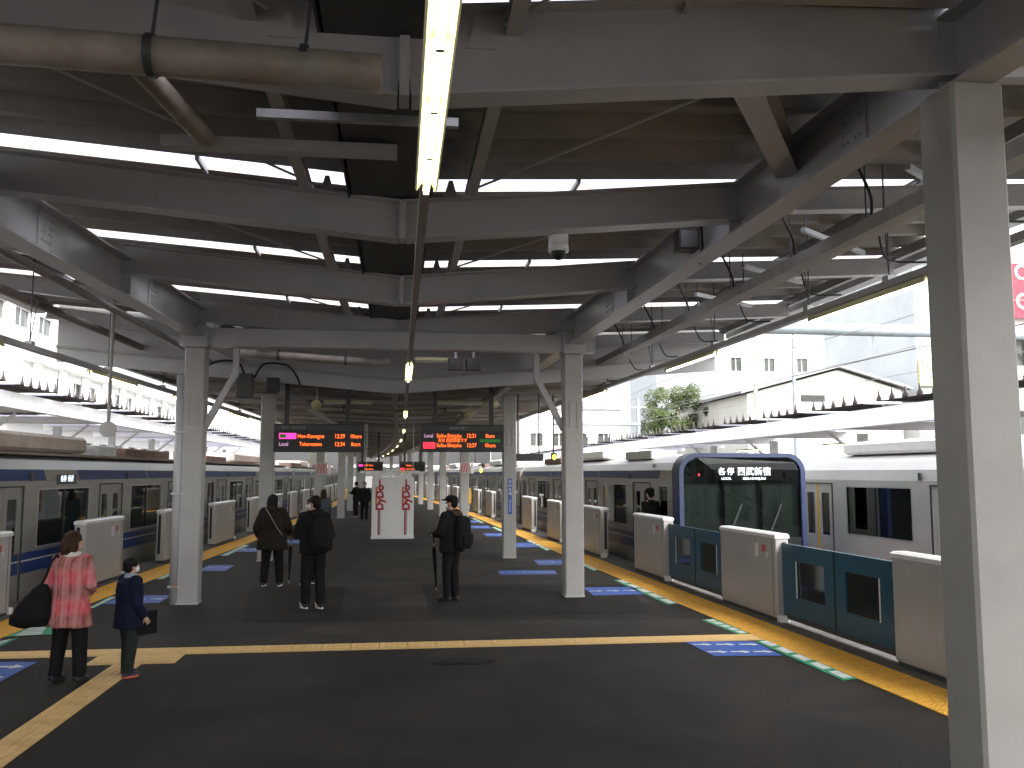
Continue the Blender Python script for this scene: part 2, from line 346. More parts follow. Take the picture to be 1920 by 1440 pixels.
def tag(o, label=None, cat=None, group=None, kind=None):
    if label: o['label'] = label
    if cat: o['category'] = cat
    if group: o['group'] = group
    if kind: o['kind'] = kind
    return o
def thing(name, label=None, cat=None, group=None, kind=None, loc=(0, 0, 0), rz=0):
    o = bpy.data.objects.new(name, None); C.objects.link(o); o.location = loc; o.rotation_euler = (0, 0, rz); o.empty_display_size = 0.1
    return tag(o, label, cat, group, kind)
def inst(name, me, parent=None, loc=(0, 0, 0), rz=0, sc=None, **k):
    o = bpy.data.objects.new(name, me); C.objects.link(o); o.parent = parent; o.location = loc; o.rotation_euler = (0, 0, rz)
    if sc: o.scale = sc
    if k: tag(o, **k)
    return o
def copy_tree(o, parent=None):
    c = o.copy(); C.objects.link(c); c.parent = parent
    for ch in o.children: copy_tree(ch, c)
    return c
def text_mesh(body, size, extrude=0.002, align='CENTER', shear=0.0, spacing=1.0, bold=0.0):
    cu = bpy.data.curves.new('lettering', 'FONT'); cu.body = body; cu.size = size; cu.extrude = extrude; cu.align_x = align; cu.align_y = 'CENTER'; cu.shear = shear; cu.space_character = spacing; cu.resolution_u = 3; cu.offset = bold
    o = bpy.data.objects.new('lettering', cu); C.objects.link(o)
    dg = bpy.context.evaluated_depsgraph_get(); me = bpy.data.meshes.new_from_object(o.evaluated_get(dg))
    bpy.data.objects.remove(o); return me
def letters(name, body, size, m, parent, loc, rot=(R(90), 0, 0), **k):
    sc = k.pop('scale', None)
    me = text_mesh(body, size, **k); me.materials.clear(); me.materials.append(MATS[m])
    o = bpy.data.objects.new(name, me); C.objects.link(o); o.parent = parent; o.location = loc; o.rotation_euler = rot
    if sc: o.scale = sc
    return o
def wall(mb, u0, u1, z0, z1, opens, t0, t1, axis='y'):
    # a wall panel with rectangular openings (u0,u1,z0,z1), thickness t0..t1
    def bx(a, b, c, d):
        if b - a < 1e-4 or d - c < 1e-4: return
        mb.box(t0, t1, a, b, c, d) if axis == 'y' else mb.box(a, b, t0, t1, c, d)
    cuts = sorted({u0, u1} | {o[0] for o in opens} | {o[1] for o in opens})
    for a, b in zip(cuts, cuts[1:]):
        col = sorted([o for o in opens if o[0] <= a + 1e-6 and o[1] >= b - 1e-6], key=lambda o: o[2]); z = z0
        for o in col: bx(a, b, z, o[2]); z = o[3]
        bx(a, b, z, z1)
    return mb

# ================================================================== SETTING: ground, tracks, platform
g = MB(); g.add([(-600, -300, 0), (600, -300, 0), (600, 900, 0), (-600, 900, 0)], [(0, 1, 2, 3)])
g.build('ground', 'ground', loc=(0, 0, -1.32), kind='structure')
tb = MB(); tb.box(-13, 13, -20, 140, -1.3, -1.2); tb.build('track_bed', 'ballast', kind='structure')
def rail_line(f, off, name, label):
    m = MB()
    for s in (-0.55, 0.55):
        pts = [(f(y) + off + s, y, -1.12) for y in range(-16, 131, 6)]
        for a, b in zip(pts, pts[1:]): m.bar(a, b, 0.07, 0.14)
    return m.build(name, 'rust', label=label, cat='rails')
rail_line(yL, -2.6, 'railway_track', 'rusty rails under the striped train beside the woman in the plaid coat')
rail_line(yR, 2.6, 'railway_track', 'rusty rails under the blue fronted train')
rail_line(yR, 6.6, 'railway_track', 'rusty rails under the plain silver train with yellow door edges')
YS = [-14 + 2 * i for i in range(72)]
E_OFF = 0.98
pm = MB(); v = []
for y in YS: v += [(yL(y) - E_OFF, y, -1.18), (yL(y) - E_OFF, y, 0), (yR(y) + E_OFF, y, 0), (yR(y) + E_OFF, y, -1.18)]
f = [(0, 1, 2, 3)]
for i in range(len(YS) - 1):
    for j in range(3): f.append((4 * i + j, 4 * i + j + 1, 4 * i + j + 5, 4 * i + j + 4))
pm.add(v, f); platform = pm.build('platform', 'asphalt', kind='structure')
def strip(fa, fb, y0, y1, z, step=1.0):
    m = MB(); v = []; n = max(2, int((y1 - y0) / step) + 1)
    for i in range(n):
        y = y0 + (y1 - y0) * i / (n - 1); v += [(fa(y), y, z), (fb(y), y, z)]
    return m.add(v, [(2 * i, 2 * i + 1, 2 * i + 3, 2 * i + 2) for i in range(n - 1)])
strip(lambda y: yR(y) + 0.3, lambda y: yR(y) + E_OFF, -14, 128, 0.004).build('platform_edge', 'edge_concrete', kind='structure')
strip(lambda y: yL(y) - E_OFF, lambda y: yL(y) - 0.3, -14, 128, 0.004).build('platform_edge', 'edge_concrete', kind='structure')
# repaired patches of asphalt
def patch(quad, m, z=0.004):
    p = [G(*q) for q in quad]; MB().add([(a.x, a.y, z) for a in p], [(0, 1, 2, 3)]).build('asphalt_patch', m, parent=platform)
patch([(455, 1165), (632, 1165), (650, 1100), (470, 1100)], 'asphalt_dark')
patch([(808, 1153), (1215, 1150), (1180, 1096), (790, 1096)], 'asphalt_dark')
patch([(250, 1170), (1390, 1160), (1390, 1195), (250, 1215)], 'asphalt_light')
patch([(560, 1140), (1220, 1130), (1150, 1030), (700, 1030)], 'asphalt_light', 0.002)
# puddle-like oil stain with a shape of its own
m = MB(); pts = []
for i in range(22):
    a = 2 * math.pi * i / 22; r = 1 + 0.35 * noise.noise((math.cos(a) * 2, math.sin(a) * 2, 3.3)); pts.append((0.72 + 0.36 * r * math.cos(a), 10.15 + 0.16 * r * math.sin(a), 0.009))
m.add(pts, [tuple(range(22))]).build('oil_stain', 'asphalt_dark', parent=platform)

# tactile tiles
def tile_mesh(w, l, mt, kind):
    m = MB().mat(mt); h = 0.008; m.box(-w / 2 + 0.003, w / 2 - 0.003, -l / 2 + 0.003, l / 2 - 0.003, 0, h)
    if kind == 'dot':
        for i in range(5):
            for j in range(5):
                x = (i - 2) * w / 5.2; y = (j - 2) * l / 5.2; r = 0.017
                m.add([(x - r, y - r, h), (x + r, y - r, h), (x + r, y + r, h), (x - r, y + r, h), (x - r * .5, y - r * .5, h + .006), (x + r * .5, y - r * .5, h + .006), (x + r * .5, y + r * .5, h + .006), (x - r * .5, y + r * .5, h + .006)],
                      [(4, 5, 6, 7), (0, 1, 5, 4), (1, 2, 6, 5), (2, 3, 7, 6), (3, 0, 4, 7)])
    elif kind == 'bar':
        for i in range(4):
            x = (i - 1.5) * w / 4; m.box(x - 0.02, x + 0.02, -l / 2 + 0.01, l / 2 - 0.01, h - 0.001, h + 0.007)
    return m.mesh('tactile_tile')
tY = tile_mesh(0.3, 0.3, 'tactile', 'dot'); tC = tile_mesh(0.345, 0.40, 'tactile_pale', 'dot'); tB = tile_mesh(0.30, 0.6, 'tactile_pale', 'bar'); tJ = tile_mesh(0.32, 0.48, 'tactile_pale', 'dot')
for fn, a, n in ((yR, 6.0, 70), (yL, 10.8, 60)):
    for i in range(n):
        y = a + 0.3 * i + 0.15; h = head(fn, y)
        for s in (-0.15, 0.15): inst('tactile_tile', tY, platform, (fn(y) + s, y, 0.002), h)
    strip(lambda y: fn(y) - 0.3, lambda y: fn(y) + 0.3, a + 0.3 * n + 0.01, 126, 0.009).build('tactile_strip', 'tactile', platform, kind='stuff')
    strip(lambda y: fn(y) - 0.3, lambda y: fn(y) + 0.3, -12, a - 0.01, 0.009).build('tactile_strip', 'tactile', platform, kind='stuff')
x = yL(11.1) + 0.3 + 0.175
while x < yR(11.1) - 0.35:
    inst('tactile_tile', tC, platform, (x, 11.14, 0.002)); x += 0.345
for k in range(3): inst('tactile_tile', tJ, platform, (-3.24 + 0.32 * k, 10.69, 0.002))
for k in range(11): inst('tactile_tile', tB, platform, (-2.94, 10.14 - 0.6 * k, 0.002))

# painted floor stickers: blue queueing marks and green/white door strips
def floor_quad(quad, m, z=0.006): return [Vector((G(*q).x, G(*q).y, z)) for q in quad]
def arrow_pts(o, u, w, s):
    P = [(-.5, -.12), (.1, -.12), (.1, -.34), (.5, 0), (.1, .34), (.1, .12), (-.5, .12)]
    return [o + u * (a * s) + w * (b * s) for a, b in P]
def blue_mark(quad, label, rows=1, cols=3, group=None, arrows=True):
    q = floor_quad(quad, 'floor_blue'); t = thing('floor_sticker', label, 'floor marking', group, loc=(0, 0, 0))
    MB().add(q, [(0, 1, 2, 3)]).build('vinyl', 'floor_blue', t)
    if arrows:
        for r in range(rows):
            for c in range(cols):
                u = (c + 0.5) / cols; w = (r + 0.5) / rows
                o = (q[0] * (1 - u) + q[1] * u) * (1 - w) + (q[3] * (1 - u) + q[2] * u) * w; o.z = 0.009
                du = (q[1] - q[0]) / cols; dw = (q[3] - q[0]) / rows; s = min(du.length, dw.length * 1.4) * 0.8
                if s < 0.05: continue
                MB().add(arrow_pts(o, du.normalized(), dw.normalized(), s), [tuple(range(7))]).build('arrow', 'floor_white', t)
    return t
def green_mark(quad, label, group=None):
    q = floor_quad(quad, 'floor_green'); t = thing('floor_sticker', label, 'floor marking', group)
    MB().add(q, [(0, 1, 2, 3)]).build('vinyl', 'floor_green', t)
    n = 5
    for i in range(n):
        a, b = (i + 0.12) / n, (i + 0.86) / n
        def pt(s, w): return ((q[0] * (1 - s) + q[3] * s) * (1 - w) + (q[1] * (1 - s) + q[2] * s) * w)
        k = [pt(a, .22), pt(a, .78), pt(b, .78), pt(b, .22)]
        MB().add([(p.x, p.y, 0.009) for p in k], [(0, 1, 2, 3)]).build('white_panel', 'floor_white', t)
    return t
GB = 'blue queue stickers on the platform floor'; GG = 'green and white door stickers beside the yellow strip'
blue_mark([(1282, 1203), (1413, 1203), (1467, 1230), (1340, 1231)], 'blue floor sticker with two rows of white arrows ending the pale tile line', 2, 3)
blue_mark([(1093, 1102), (1187, 1101), (1207, 1115), (1113, 1117)], 'blue arrow sticker just past the square column with the bare white shaft', 1, 3)
blue_mark([(933, 1070), (1040, 1070), (1045, 1077), (938, 1078)], 'long narrow blue floor strip in front of the column with blue name plate', 1, 8)
blue_mark([(1000, 1050), (1062, 1050), (1066, 1059), (1010, 1060)], 'blue floor sticker half hidden behind the bare square column', 1, 3)
for q in ([(965, 1018), (1002, 1018), (1012, 1026), (969, 1027)], [(905, 1000), (942, 1000), (950, 1006), (913, 1006)], [(880, 986), (915, 986), (922, 991), (884, 991)], [(872, 976), (895, 976), (901, 980), (876, 980)]):
    blue_mark(q, 'small distant blue floor sticker along the yellow strip by the open platform doors', 1, 2, GB)
blue_mark([(-70, 1243), (70, 1242), (-5, 1282), (-160, 1283)], 'big blue floor sticker with white arrows beside the woman with the black bag', 2, 2)
blue_mark([(235, 1117), (323, 1117), (298, 1131), (193, 1133)], 'blue arrow sticker on the floor behind the child in navy', 1, 3)
blue_mark([(392, 1060), (440, 1060), (422, 1071), (372, 1071)], 'blue floor sticker right behind the column with the round pipe', 1, 3)
blue_mark([(452, 1028), (490, 1028), (482, 1035), (438, 1035)], 'blue floor sticker beside the person with the cross body strap', 1, 2)
blue_mark([(538, 1013), (570, 1013), (562, 1019), (530, 1019)], 'blue floor sticker between the two people in dark coats', 1, 2)
green_mark([(1415, 1203), (1441, 1200), (1612, 1273), (1582, 1277)], 'long green and white door sticker meeting the double row blue arrow sticker')
green_mark([(1315, 1163), (1340, 1161), (1408, 1188), (1386, 1190)], 'short green and white sticker beside the silver cabinet between blue doors')
green_mark([(1150, 1088), (1172, 1087), (1277, 1133), (1252, 1134)], 'green and white door sticker before the first pair of blue doors')
for q in ([(1085, 1057), (1098, 1056), (1124, 1069), (1112, 1071)], [(986, 1014), (996, 1013), (1034, 1031), (1024, 1033)], [(921, 989), (928, 988), (955, 999), (947, 1001)], [(884, 972), (890, 972), (908, 980), (902, 981)]):
    green_mark(q, 'small green and white sticker along the yellow strip by the far open doors', GG)
green_mark([(46, 1178), (98, 1176), (98, 1190), (4, 1195)], 'white and green floor sticker behind the woman in the plaid coat')
green_mark([(-20, 1207), (36, 1196), (0, 1213), (-60, 1226)], 'green floor sticker beside the big blue arrow sticker')
green_mark([(205, 1120), (222, 1119), (178, 1140), (160, 1143)], 'green and white sticker between woman and child')
green_mark([(318, 1075), (334, 1072), (308, 1086), (290, 1087)], 'green sticker on the floor left of the column with round pipe')
green_mark([(455, 1023), (470, 1022), (428, 1042), (410, 1043)], 'green and white sticker beyond the column with round pipe')

# ================================================================== NEAR CANOPY
canopy = thing('platform_canopy', 'white steel butterfly canopy with corrugated roof and skylight strips over the platform', 'canopy')
gxR = lambda y: 3.6 + (2.98 - 3.6) * (y - 5.17) / 10.0
gxL = lambda y: -3.98 + 0.62 * (y - 5.17) / 10.0
def zr(x): return 4.96 + (0.043 * x if x > 0 else -0.077 * x)
def zb(x): return 4.31 + 0.095 * abs(x + 0.05)
# skylight panels and folded roof sheets
SKW = 0.38; P = (3.4 - SKW) / 5
def fold(y0, n, x0, x1, mt, closed=False):
    m = MB(); prof = []
    for k in range(n):
        y = y0 + k * P
        prof += [(y, 0.0), (y + 0.12, 0.0), (y + 0.21, 0.15), (y + P - 0.09, 0.15)]
    prof.append((y0 + n * P, 0.0))
    v = []
    for a, dz in prof: v += [(x0, a, zr(x0) + dz), (x1, a, zr(x1) + dz)]
    return m.add(v, [(2 * i, 2 * i + 1, 2 * i + 3, 2 * i + 2) for i in range(len(prof) - 1)])
for k in range(-6, 4):
    ys = 8.50 + 3.4 * k
    for x0, x1 in ((-7.2, -0.52), (0.28, 7.2)):
        if ys < 18.5:
            sp = MB(); w = SKW
            sp.add([(x0, ys, zr(x0) + 0.03), (x1, ys, zr(x1) + 0.03), (x1, ys + w, zr(x1) + 0.03), (x0, ys + w, zr(x0) + 0.03)], [(0, 1, 2, 3)]).build('skylight_panel', 'skylight', canopy)
            for x in ((-5.6, -1.95) if x0 < 0 else (1.75, 5.4)):
                MB().bar((x, ys - 0.03, zr(x) - 0.02), (x, ys + w + 0.03, zr(x) - 0.02), 0.035, 0.05).build('skylight_clip', 'beam_grey', canopy)
        fold(ys + SKW, 5, x0, x1, 'deck').build('roof_sheet', 'deck', canopy)
# central valley gutter
m = MB(); m.box(-0.5, 0.26, -12, 18.8, 4.72, 4.76); m.box(-0.52, -0.48, -12, 18.8, 4.72, 5.14); m.box(0.24, 0.28, -12, 18.8, 4.72, 5.14); m.box(-0.52, 0.28, -12, 18.8, 5.13, 5.15)
m.build('valley_gutter', 'duct_dark', canopy)
for x in (-0.92, 0.66):
    MB().ibeam((x, -12, 4.83), (x, 18.7, 4.83), 0.12, 0.1, 0.012).build('purlin', 'beam_grey', canopy)
for x in (-5.6, -7.0, 5.4, 7.0):
    z = zr(x) - 0.075
    MB().ibeam((x, -12, z), (x, 18.7, z), 0.14, 0.08, 0.01).build('purlin', 'beam_grey', canopy)
BY = [-8.2, -4.9, -1.6, 1.7, 5.17, 8.4, 11.7, 15.15, 18.4]
for y in BY:
    xl, xr = gxL(y), gxR(y)
    for xa, xb in ((xl + 0.01, -0.02), (0.02, xr - 0.01)):
        a = Vector((xa, y, zb(xa) + 0.19)); b = Vector((xb, y, zb(xb) + 0.19))
        dp = 0.56 if abs(y - 5.17) < 0.1 else 0.38; up = Vector((0, 0, (dp - 0.38) / 2)); a += up; b += up
        if y < 18: MB().ibeam(a, b, dp, 0.22, 0.018).build('transverse_beam', 'white_steel', canopy)
    # cantilevers beyond the girders
    for xa, sgn in ((xl - 0.01, -1), (xr + 0.01, 1)):
        xe = sgn * 7.0
        z0 = 4.84; z1 = zr(xe) - 0.22
        MB().ibeam((xa, y, z0), (xe, y, z1), 0.24, 0.16, 0.014).build('cantilever_arm', 'white_steel', canopy)
    if y < 18:
        MB().box(-0.03, 0.03, y - 0.10, y + 0.10, zb(0) + 0.005, zb(0) + 0.375).build('valley_splice', 'white_steel', canopy)
        for x in (-0.72, 0.46):      # triangular gussets up to the gutter bearers
            MB().prism([(x - 0.09, zb(0) + 0.36), (x + 0.09, zb(0) + 0.36), (x + 0.02, 4.93), (x - 0.02, 4.93)], 'y', y - 0.02, y + 0.02).build('gusset', 'white_steel', canopy)
def girder(fx, zf, name='girder'):
    gp = None
    for a, b in zip(BY, BY[1:]):
        ya, yb = a, b
        if gp is None or True:
            A = Vector((fx(ya), ya, zf(ya) + 0.25)); B = Vector((fx(yb), yb, zf(yb) + 0.25))
            o = MB().ibeam(A, B, 0.5, 0.26, 0.022).build('girder', 'white_steel', canopy)
            m = MB(); bolts = MB()
            yy = ya + 1.2; s = -1 if fx(ya) > 0 else 1
            c = A.lerp(B, (yy - ya) / (yb - ya))
            m.box(c.x + s * 0.008 - 0.006, c.x + s * 0.008 + 0.006, c.y - 0.2, c.y + 0.2, c.z - 0.2, c.z + 0.2)
            for i in range(5):
                for dy in (-0.13, -0.06, 0.06, 0.13): bolts.tube([(c.x + s * 0.012, c.y + dy, c.z - 0.16 + 0.08 * i), (c.x + s * 0.03, c.y + dy, c.z - 0.16 + 0.08 * i)], 0.014, 6)
            m.build('splice_plate', 'white_steel', o); bolts.build('bolts', 'white_steel', o, kind='stuff')
        # stiffener where the beam meets
        for yq in (ya,):
            A = Vector((fx(yq), yq, zf(yq)))
            MB().box(A.x - 0.125, A.x + 0.125, yq - 0.008, yq + 0.008, A.z + 0.024, A.z + 0.476).build('stiffener', 'white_steel', o)
zgR = lambda y: 4.58 - 0.027 * (y - 5.17) if y > 5.17 else 4.58
zgL = lambda y: 4.34
girder(gxR, zgR); girder(gxL, zgL)
# horizontal knee braces between transverse beam and girder
def knee(y, sx, dx=1.5, dy=2.2):
    fx = gxR if sx > 0 else gxL; zf = (zgR if sx > 0 else zgL)(y) + 0.28
    MB().ibeam((fx(y) - sx * dx, y + 0.1, zf + 0.02), (fx(y + dy) - sx * 0.03, y + dy, zf + 0.02), 0.26, 0.2, 0.014).build('knee_brace', 'white_steel', canopy)
for y in (5.17, 15.15): knee(y, 1); knee(y, -1)
# thin round bracing rods under the deck
for i in range(3, 7):
    a, b = BY[i], BY[i + 1]
    for x0, x1 in ((-3.4, -0.8), (3.0, 0.6)):
        MB().tube([(x0, a + 0.1, zb(x0) + 0.4), (x1, b - 0.1, zb(x1) + 0.42)], 0.012, 6).build('bracing_rod', 'white_steel', canopy)
# tie beam over the second pair of columns, V-shaped fascia at the end
MB().box(-3.62, 3.36, 15.0, 15.24, 4.19, 4.49, 0.01).build('tie_beam', 'white_steel', canopy)
for sx, x in ((-1, gxL(15.15)), (1, gxR(15.15))):
    MB().box(x - 0.2, x + 0.2, 14.93, 15.30, 4.16, 4.52, 0.01).build('column_head', 'white_steel', canopy)
for xa, xb in ((-6.9, -0.1), (-0.1, 6.9)):
    m = MB(); za, zc = (4.02 + 0.085 * abs(xa + 0.1)), (4.02 + 0.085 * abs(xb + 0.1)); oa, oc = za - 0.26, zc - 0.26
    m.add([(xa, 18.75, oa), (xb, 18.75, oc), (xb, 18.75, zr(xb) + 0.1), (xa, 18.75, zr(xa) + 0.1), (xa, 18.81, oa), (xb, 18.81, oc), (xb, 18.81, zr(xb) + 0.1), (xa, 18.81, zr(xa) + 0.1)],
          [(0, 1, 2, 3), (7, 6, 5, 4), (0, 4, 5, 1), (1, 5, 6, 2), (2, 6, 7, 3), (3, 7, 4, 0)])
    m.build('fascia_panel', 'white_steel', canopy)
    MB().bar((xa, 18.72, za + 0.04), (xb, 18.72, zc + 0.04), 0.05, 0.05).build('fascia_rail', 'pipe_grey', canopy)
# eave gutters
for x in (-7.28, 7.28):
    MB().box(x - 0.1, x + 0.1, -12, 18.8, zr(x) - 0.2, zr(x) + 0.04).build('eave_gutter', 'white_steel', canopy)

# ================================================================== FAR, LOWER CANOPY
far = thing('platform_canopy', 'lower brown ceilinged canopy running on down the platform past the departure boards', 'canopy')
SEG = [(18.9, 26.5), (26.5, 34), (34, 42), (42, 51), (51, 61), (61, 72), (72, 84), (84, 98), (98, 114)]
for a, b in SEG:
    for sx in (-1, 1):
        v = []
        for y in (a, b):
            c = ctr(y) + 0.1; e = (yR(y) + 0.75) if sx > 0 else (yL(y) - 0.75)
            n = 9
            for i in range(n): x = c + (e - c) * i / (n - 1); v.append((x, y, 4.12 + 0.05 * abs(x - c)))
        m = MB().add(v, [(i, i + 1, 10 + i, 9 + i) for i in range(8)]); m.build('ceiling_panel', 'deck_brown', far)
        m = MB().add([(x, y, z + 0.12) for x, y, z in v], [(i, i + 1, 10 + i, 9 + i) for i in range(8)]); m.build('roof_sheet', 'deck_brown', far)
        e0, e1 = v[8], v[17]
        MB().bar((e0[0], a, e0[2] + 0.0), (e1[0], b, e1[2] + 0.0), 0.12, 0.22).build('eave_beam', 'white_steel', far)
    n = max(2, int((b - a) / 2.2))
    for k in range(n):
        y = a + (b - a) * (k + 0.5) / n; c = ctr(y) + 0.1
        for sx in (-1, 1):
            e = (yR(y) + 0.7) if sx > 0 else (yL(y) - 0.7)
            MB().bar((c, y, 4.07), (e, y, 4.07 + 0.05 * abs(e - c)), 0.09, 0.1).build('rafter', 'pipe_brown' if k % 2 else 'beam_grey', far)
    c0, c1 = ctr(a), ctr(b)
    for off in (-2.75, 2.75, 0.1):
        k = 0.0 if off == 0.1 else 0.1
        MB().ibeam((c0 + off * (1 - a * 0.004), a, 3.92 + k), (c1 + off * (1 - b * 0.004), b, 3.92 + k), 0.2, 0.14, 0.014).build('girder', 'beam_grey', far)
# the far end: a dark concourse wall closing the platform
cw = thing('station_building', 'dark concourse block closing the far end of the platform', 'building')
m = MB(); wall(m, -16, 12, -1.2, 9, [(-6, -3.4, 0, 2.6), (-2.2, 0.4, 0, 2.6)], 118, 118.4, 'x'); m.build('wall', 'dark_grey', cw)
MB().box(-16, 12, 118.4, 132, 8.7, 9).build('roof', 'dark_grey', cw)
MB().box(-6.2, 0.6, 117.85, 117.98, 2.75, 3.2).build('lit_sign', 'sign_text', cw)

# ================================================================== COLUMNS
CW = 0.33
def column(x, y, h, label, group=None, w=CW, detail=True):
    t = thing('steel_column', label, 'column', group, loc=(x, y, 0))
    MB().box(-w / 2, w / 2, -w / 2, w / 2, 0.0, h, 0.022).build('shaft', 'column_paint', t)
    if detail:
        MB().box(-w / 2 - 0.004, w / 2 + 0.004, -w / 2 - 0.004, w / 2 + 0.004, h * 0.68, h * 0.68 + 0.012).build('weld_band', 'beam_grey', t)
        m = MB()
        for sx in (-1, 1): m.box(sx * w * 0.2 - 0.012, sx * w * 0.2 + 0.012, -w / 2 - 0.012, -w / 2, h * 0.69, h * 0.80)
        m.build('stiffener_rib', 'column_paint', t)
    m = MB(); m.box(-w / 2 - 0.006, w / 2 + 0.006, -w / 2 - 0.006, w / 2 + 0.006, 0, 0.03); m.build('base_trim', 'beam_grey', t)
    return t
c0 = column(3.615, 5.18, 4.58, 'big white square column beside the blue platform doors at the red sign', w=0.365, detail=False)
m = MB(); m.tube([(CW / 2 + 0.035, 0.1, 2.2), (CW / 2 + 0.035, 0.1, 3.95)], 0.013, 8); m.build('cable_conduit', 'white_steel', c0)
m = MB(); m.tube([(CW / 2 + 0.045, -0.02, 3.4), (CW / 2 + 0.05, -0.02, 4.2), (CW / 2 + 0.05, -0.02, 4.5)], 0.008, 6); m.build('cable', 'black', c0)
column(-3.98, 5.17, 4.34, 'white square column outside the left foreground beside the yellow guide path', detail=False)
c1 = column(2.98, 15.2, 4.16, 'white square column with bare shaft beside the open platform doors')
c2 = column(-3.36, 15.15, 4.16, 'white square column with a round pipe strapped to it')
m = MB(); m.tube([(-0.215, -0.09, 0.0), (-0.215, -0.09, 3.7)], 0.075, 14); m.build('drain_pipe', 'white_steel', c2, smooth=True)
m = MB()
for z in (0.27, 1.75, 2.75):
    m.box(-0.30, -0.10, -0.175, -0.165, z, z + 0.03); m.box(-0.3, -0.292, -0.17, 0.0, z, z + 0.03)
m.build('pipe_strap', 'galv', c2)
m = MB(); m.box(-0.24, -0.14, -0.178, -0.168, 0.28, 0.32); m.build('scuff_plate', 'rust', c2)
for t, s in ((c1, -1), (c2, 1)):   # slanting knee struts to the girder
    m = MB(); m.ibeam((s * 0.14, 0.05, 2.85), (s * 0.62, 0.05, 3.75), 0.12, 0.1, 0.012, up=(0, 1, 0)); m.build('knee_strut', 'white_steel', t)
    MB().bar((s * 0.62, 0.05, 3.72), (s * 0.62, 0.05, 4.2), 0.09, 0.09, up=(0, 1, 0)).build('strut_hanger', 'white_steel', t)
c3 = column(2.73, 22.2, 4.0, 'white square column carrying a tall blue station name plate')
m = MB(); m.box(-0.045, 0.055, -CW / 2 - 0.012, -CW / 2 - 0.002, 1.08, 1.96); m.build('name_plate', 'col_sign_blue', c3)
for i, ch in enumerate('高田馬場'): letters('lettering', ch, 0.085, 'machine_white', c3, (0.005, -CW / 2 - 0.014, 1.88 - 0.1 * i), extrude=0.001)
letters('lettering', 'Takadanobaba', 0.055, 'machine_white', c3, (0.005, -CW / 2 - 0.014, 1.29), rot=(R(90), R(90), 0), extrude=0.001)
c4 = column(-3.19, 22.2, 4.0, 'white square column behind the person with the cross body strap')
def stripe_board(t, x, z):
    m = MB(); m.box(x - 0.19, x + 0.19, -CW / 2 - 0.05, -CW / 2 - 0.02, z, z + 0.42); o = m.build('hatched_board', 'stripe_white', t)
    m = MB()
    for i in range(4):
        a = x - 0.17 + 0.1 * i
        m.add([(p[0], -CW / 2 - 0.053, p[1]) for p in ((a - 0.02, z + 0.03), (a + 0.03, z + 0.03), (a + 0.11 if a + 0.11 < x + 0.18 else x + 0.18, z + 0.39), (a + 0.05, z + 0.39))], [(0, 1, 2, 3)])
    m.build('red_stripe', 'stripe_red', o)
    m = MB(); m.box(x + 0.22, x + 0.32, -CW / 2 - 0.06, -CW / 2 + 0.1, z, z + 0.44); m.build('side_box', 'machine_white', t)
c5 = column(2.46, 34, 4.0, 'distant white column with a red hatched board by the open doors'); stripe_board(c5, 0.02, 2.08)
c6 = column(-2.97, 34, 4.0, 'distant white column with a red hatched board beside the walking woman'); stripe_board(c6, 0.1, 2.05)
m = MB(); m.prism([(-.42, 2.55), (-.36, 2.42), (-.1, 2.4), (-.1, 2.85), (-.36, 2.85), (-.34, 2.68)], 'y', -CW / 2 - 0.05, -CW / 2 - 0.02); m.build('notice_board', 'building_cream', c6)
m = MB(); m.box(CW / 2 + 0.01, CW / 2 + 0.1, -0.1, 0.05, 0.95, 1.5); m.build('extinguisher_box', 'yellow_edge', c5)
for (x, y) in ((2.12, 44), (1.8, 52), (1.45, 61), (0.8, 72), (0.1, 84), (-0.9, 98)):
    column(x, y, 4.0, 'far plain white column in the row beyond the hatched board on the blue fronted train side', 'far columns towards the blue fronted train', detail=False)
for (x, y) in ((-2.7, 42.5), (-2.75, 51), (-2.75, 61), (-2.9, 72), (-3.3, 84), (-4.0, 98)):
    column(x, y, 4.0, 'far plain white column in the row beyond the hatched board on the striped train side', 'far columns towards the striped train', detail=False)

# ================================================================== PLATFORM SCREEN DOORS
CD, CHT = 0.20, 1.23          # cabinet depth and height
def cab_meshes(L):
    d = {}
    d['housing'] = MB().box(0, CD, -L / 2, L / 2, 0.05, CHT - 0.07, 0.012).mesh('housing')
    d['cap'] = MB().prism([(-0.012, CHT - 0.068), (CD + 0.012, CHT - 0.068), (CD + 0.012, CHT - 0.02), (CD - 0.02, CHT), (0.03, CHT), (-0.012, CHT - 0.02)], 'y', -L / 2 - 0.012, L / 2 + 0.012).mesh('cap')
    d['plinth'] = MB().box(0.02, CD - 0.02, -L / 2 + 0.02, L / 2 - 0.02, 0.0, 0.05).mesh('plinth')
    for s, k in ((-1, 'door_slot'), (1, 'door_slot ')): d[k] = MB().box(0.10, 0.16, s * (L / 2 + 0.004) - 0.004, s * (L / 2 + 0.004) + 0.004, 0.2, CHT - 0.12).mesh('door_slot')
    d['panel_seam'] = MB().box(-0.003, 0.0, -L / 2 + 0.10, -L / 2 + 0.108, 0.07, CHT - 0.08).mesh('panel_seam')
    d['foot_bracket'] = MB().box(-0.02, 0.14, -L / 2 - 0.12, -L / 2 - 0.012, 0.0, 0.10, 0.02).mesh('foot_bracket')
    for k, mm in (('housing', 'cab_silver'), ('cap', 'cab_cap'), ('plinth', 'dark_grey'), ('door_slot', 'rubber'), ('door_slot ', 'rubber'), ('panel_seam', 'dark_grey'), ('foot_bracket', 'cab_cap')): d[k].materials.append(MATS[mm])
    return d
CACHE = {}
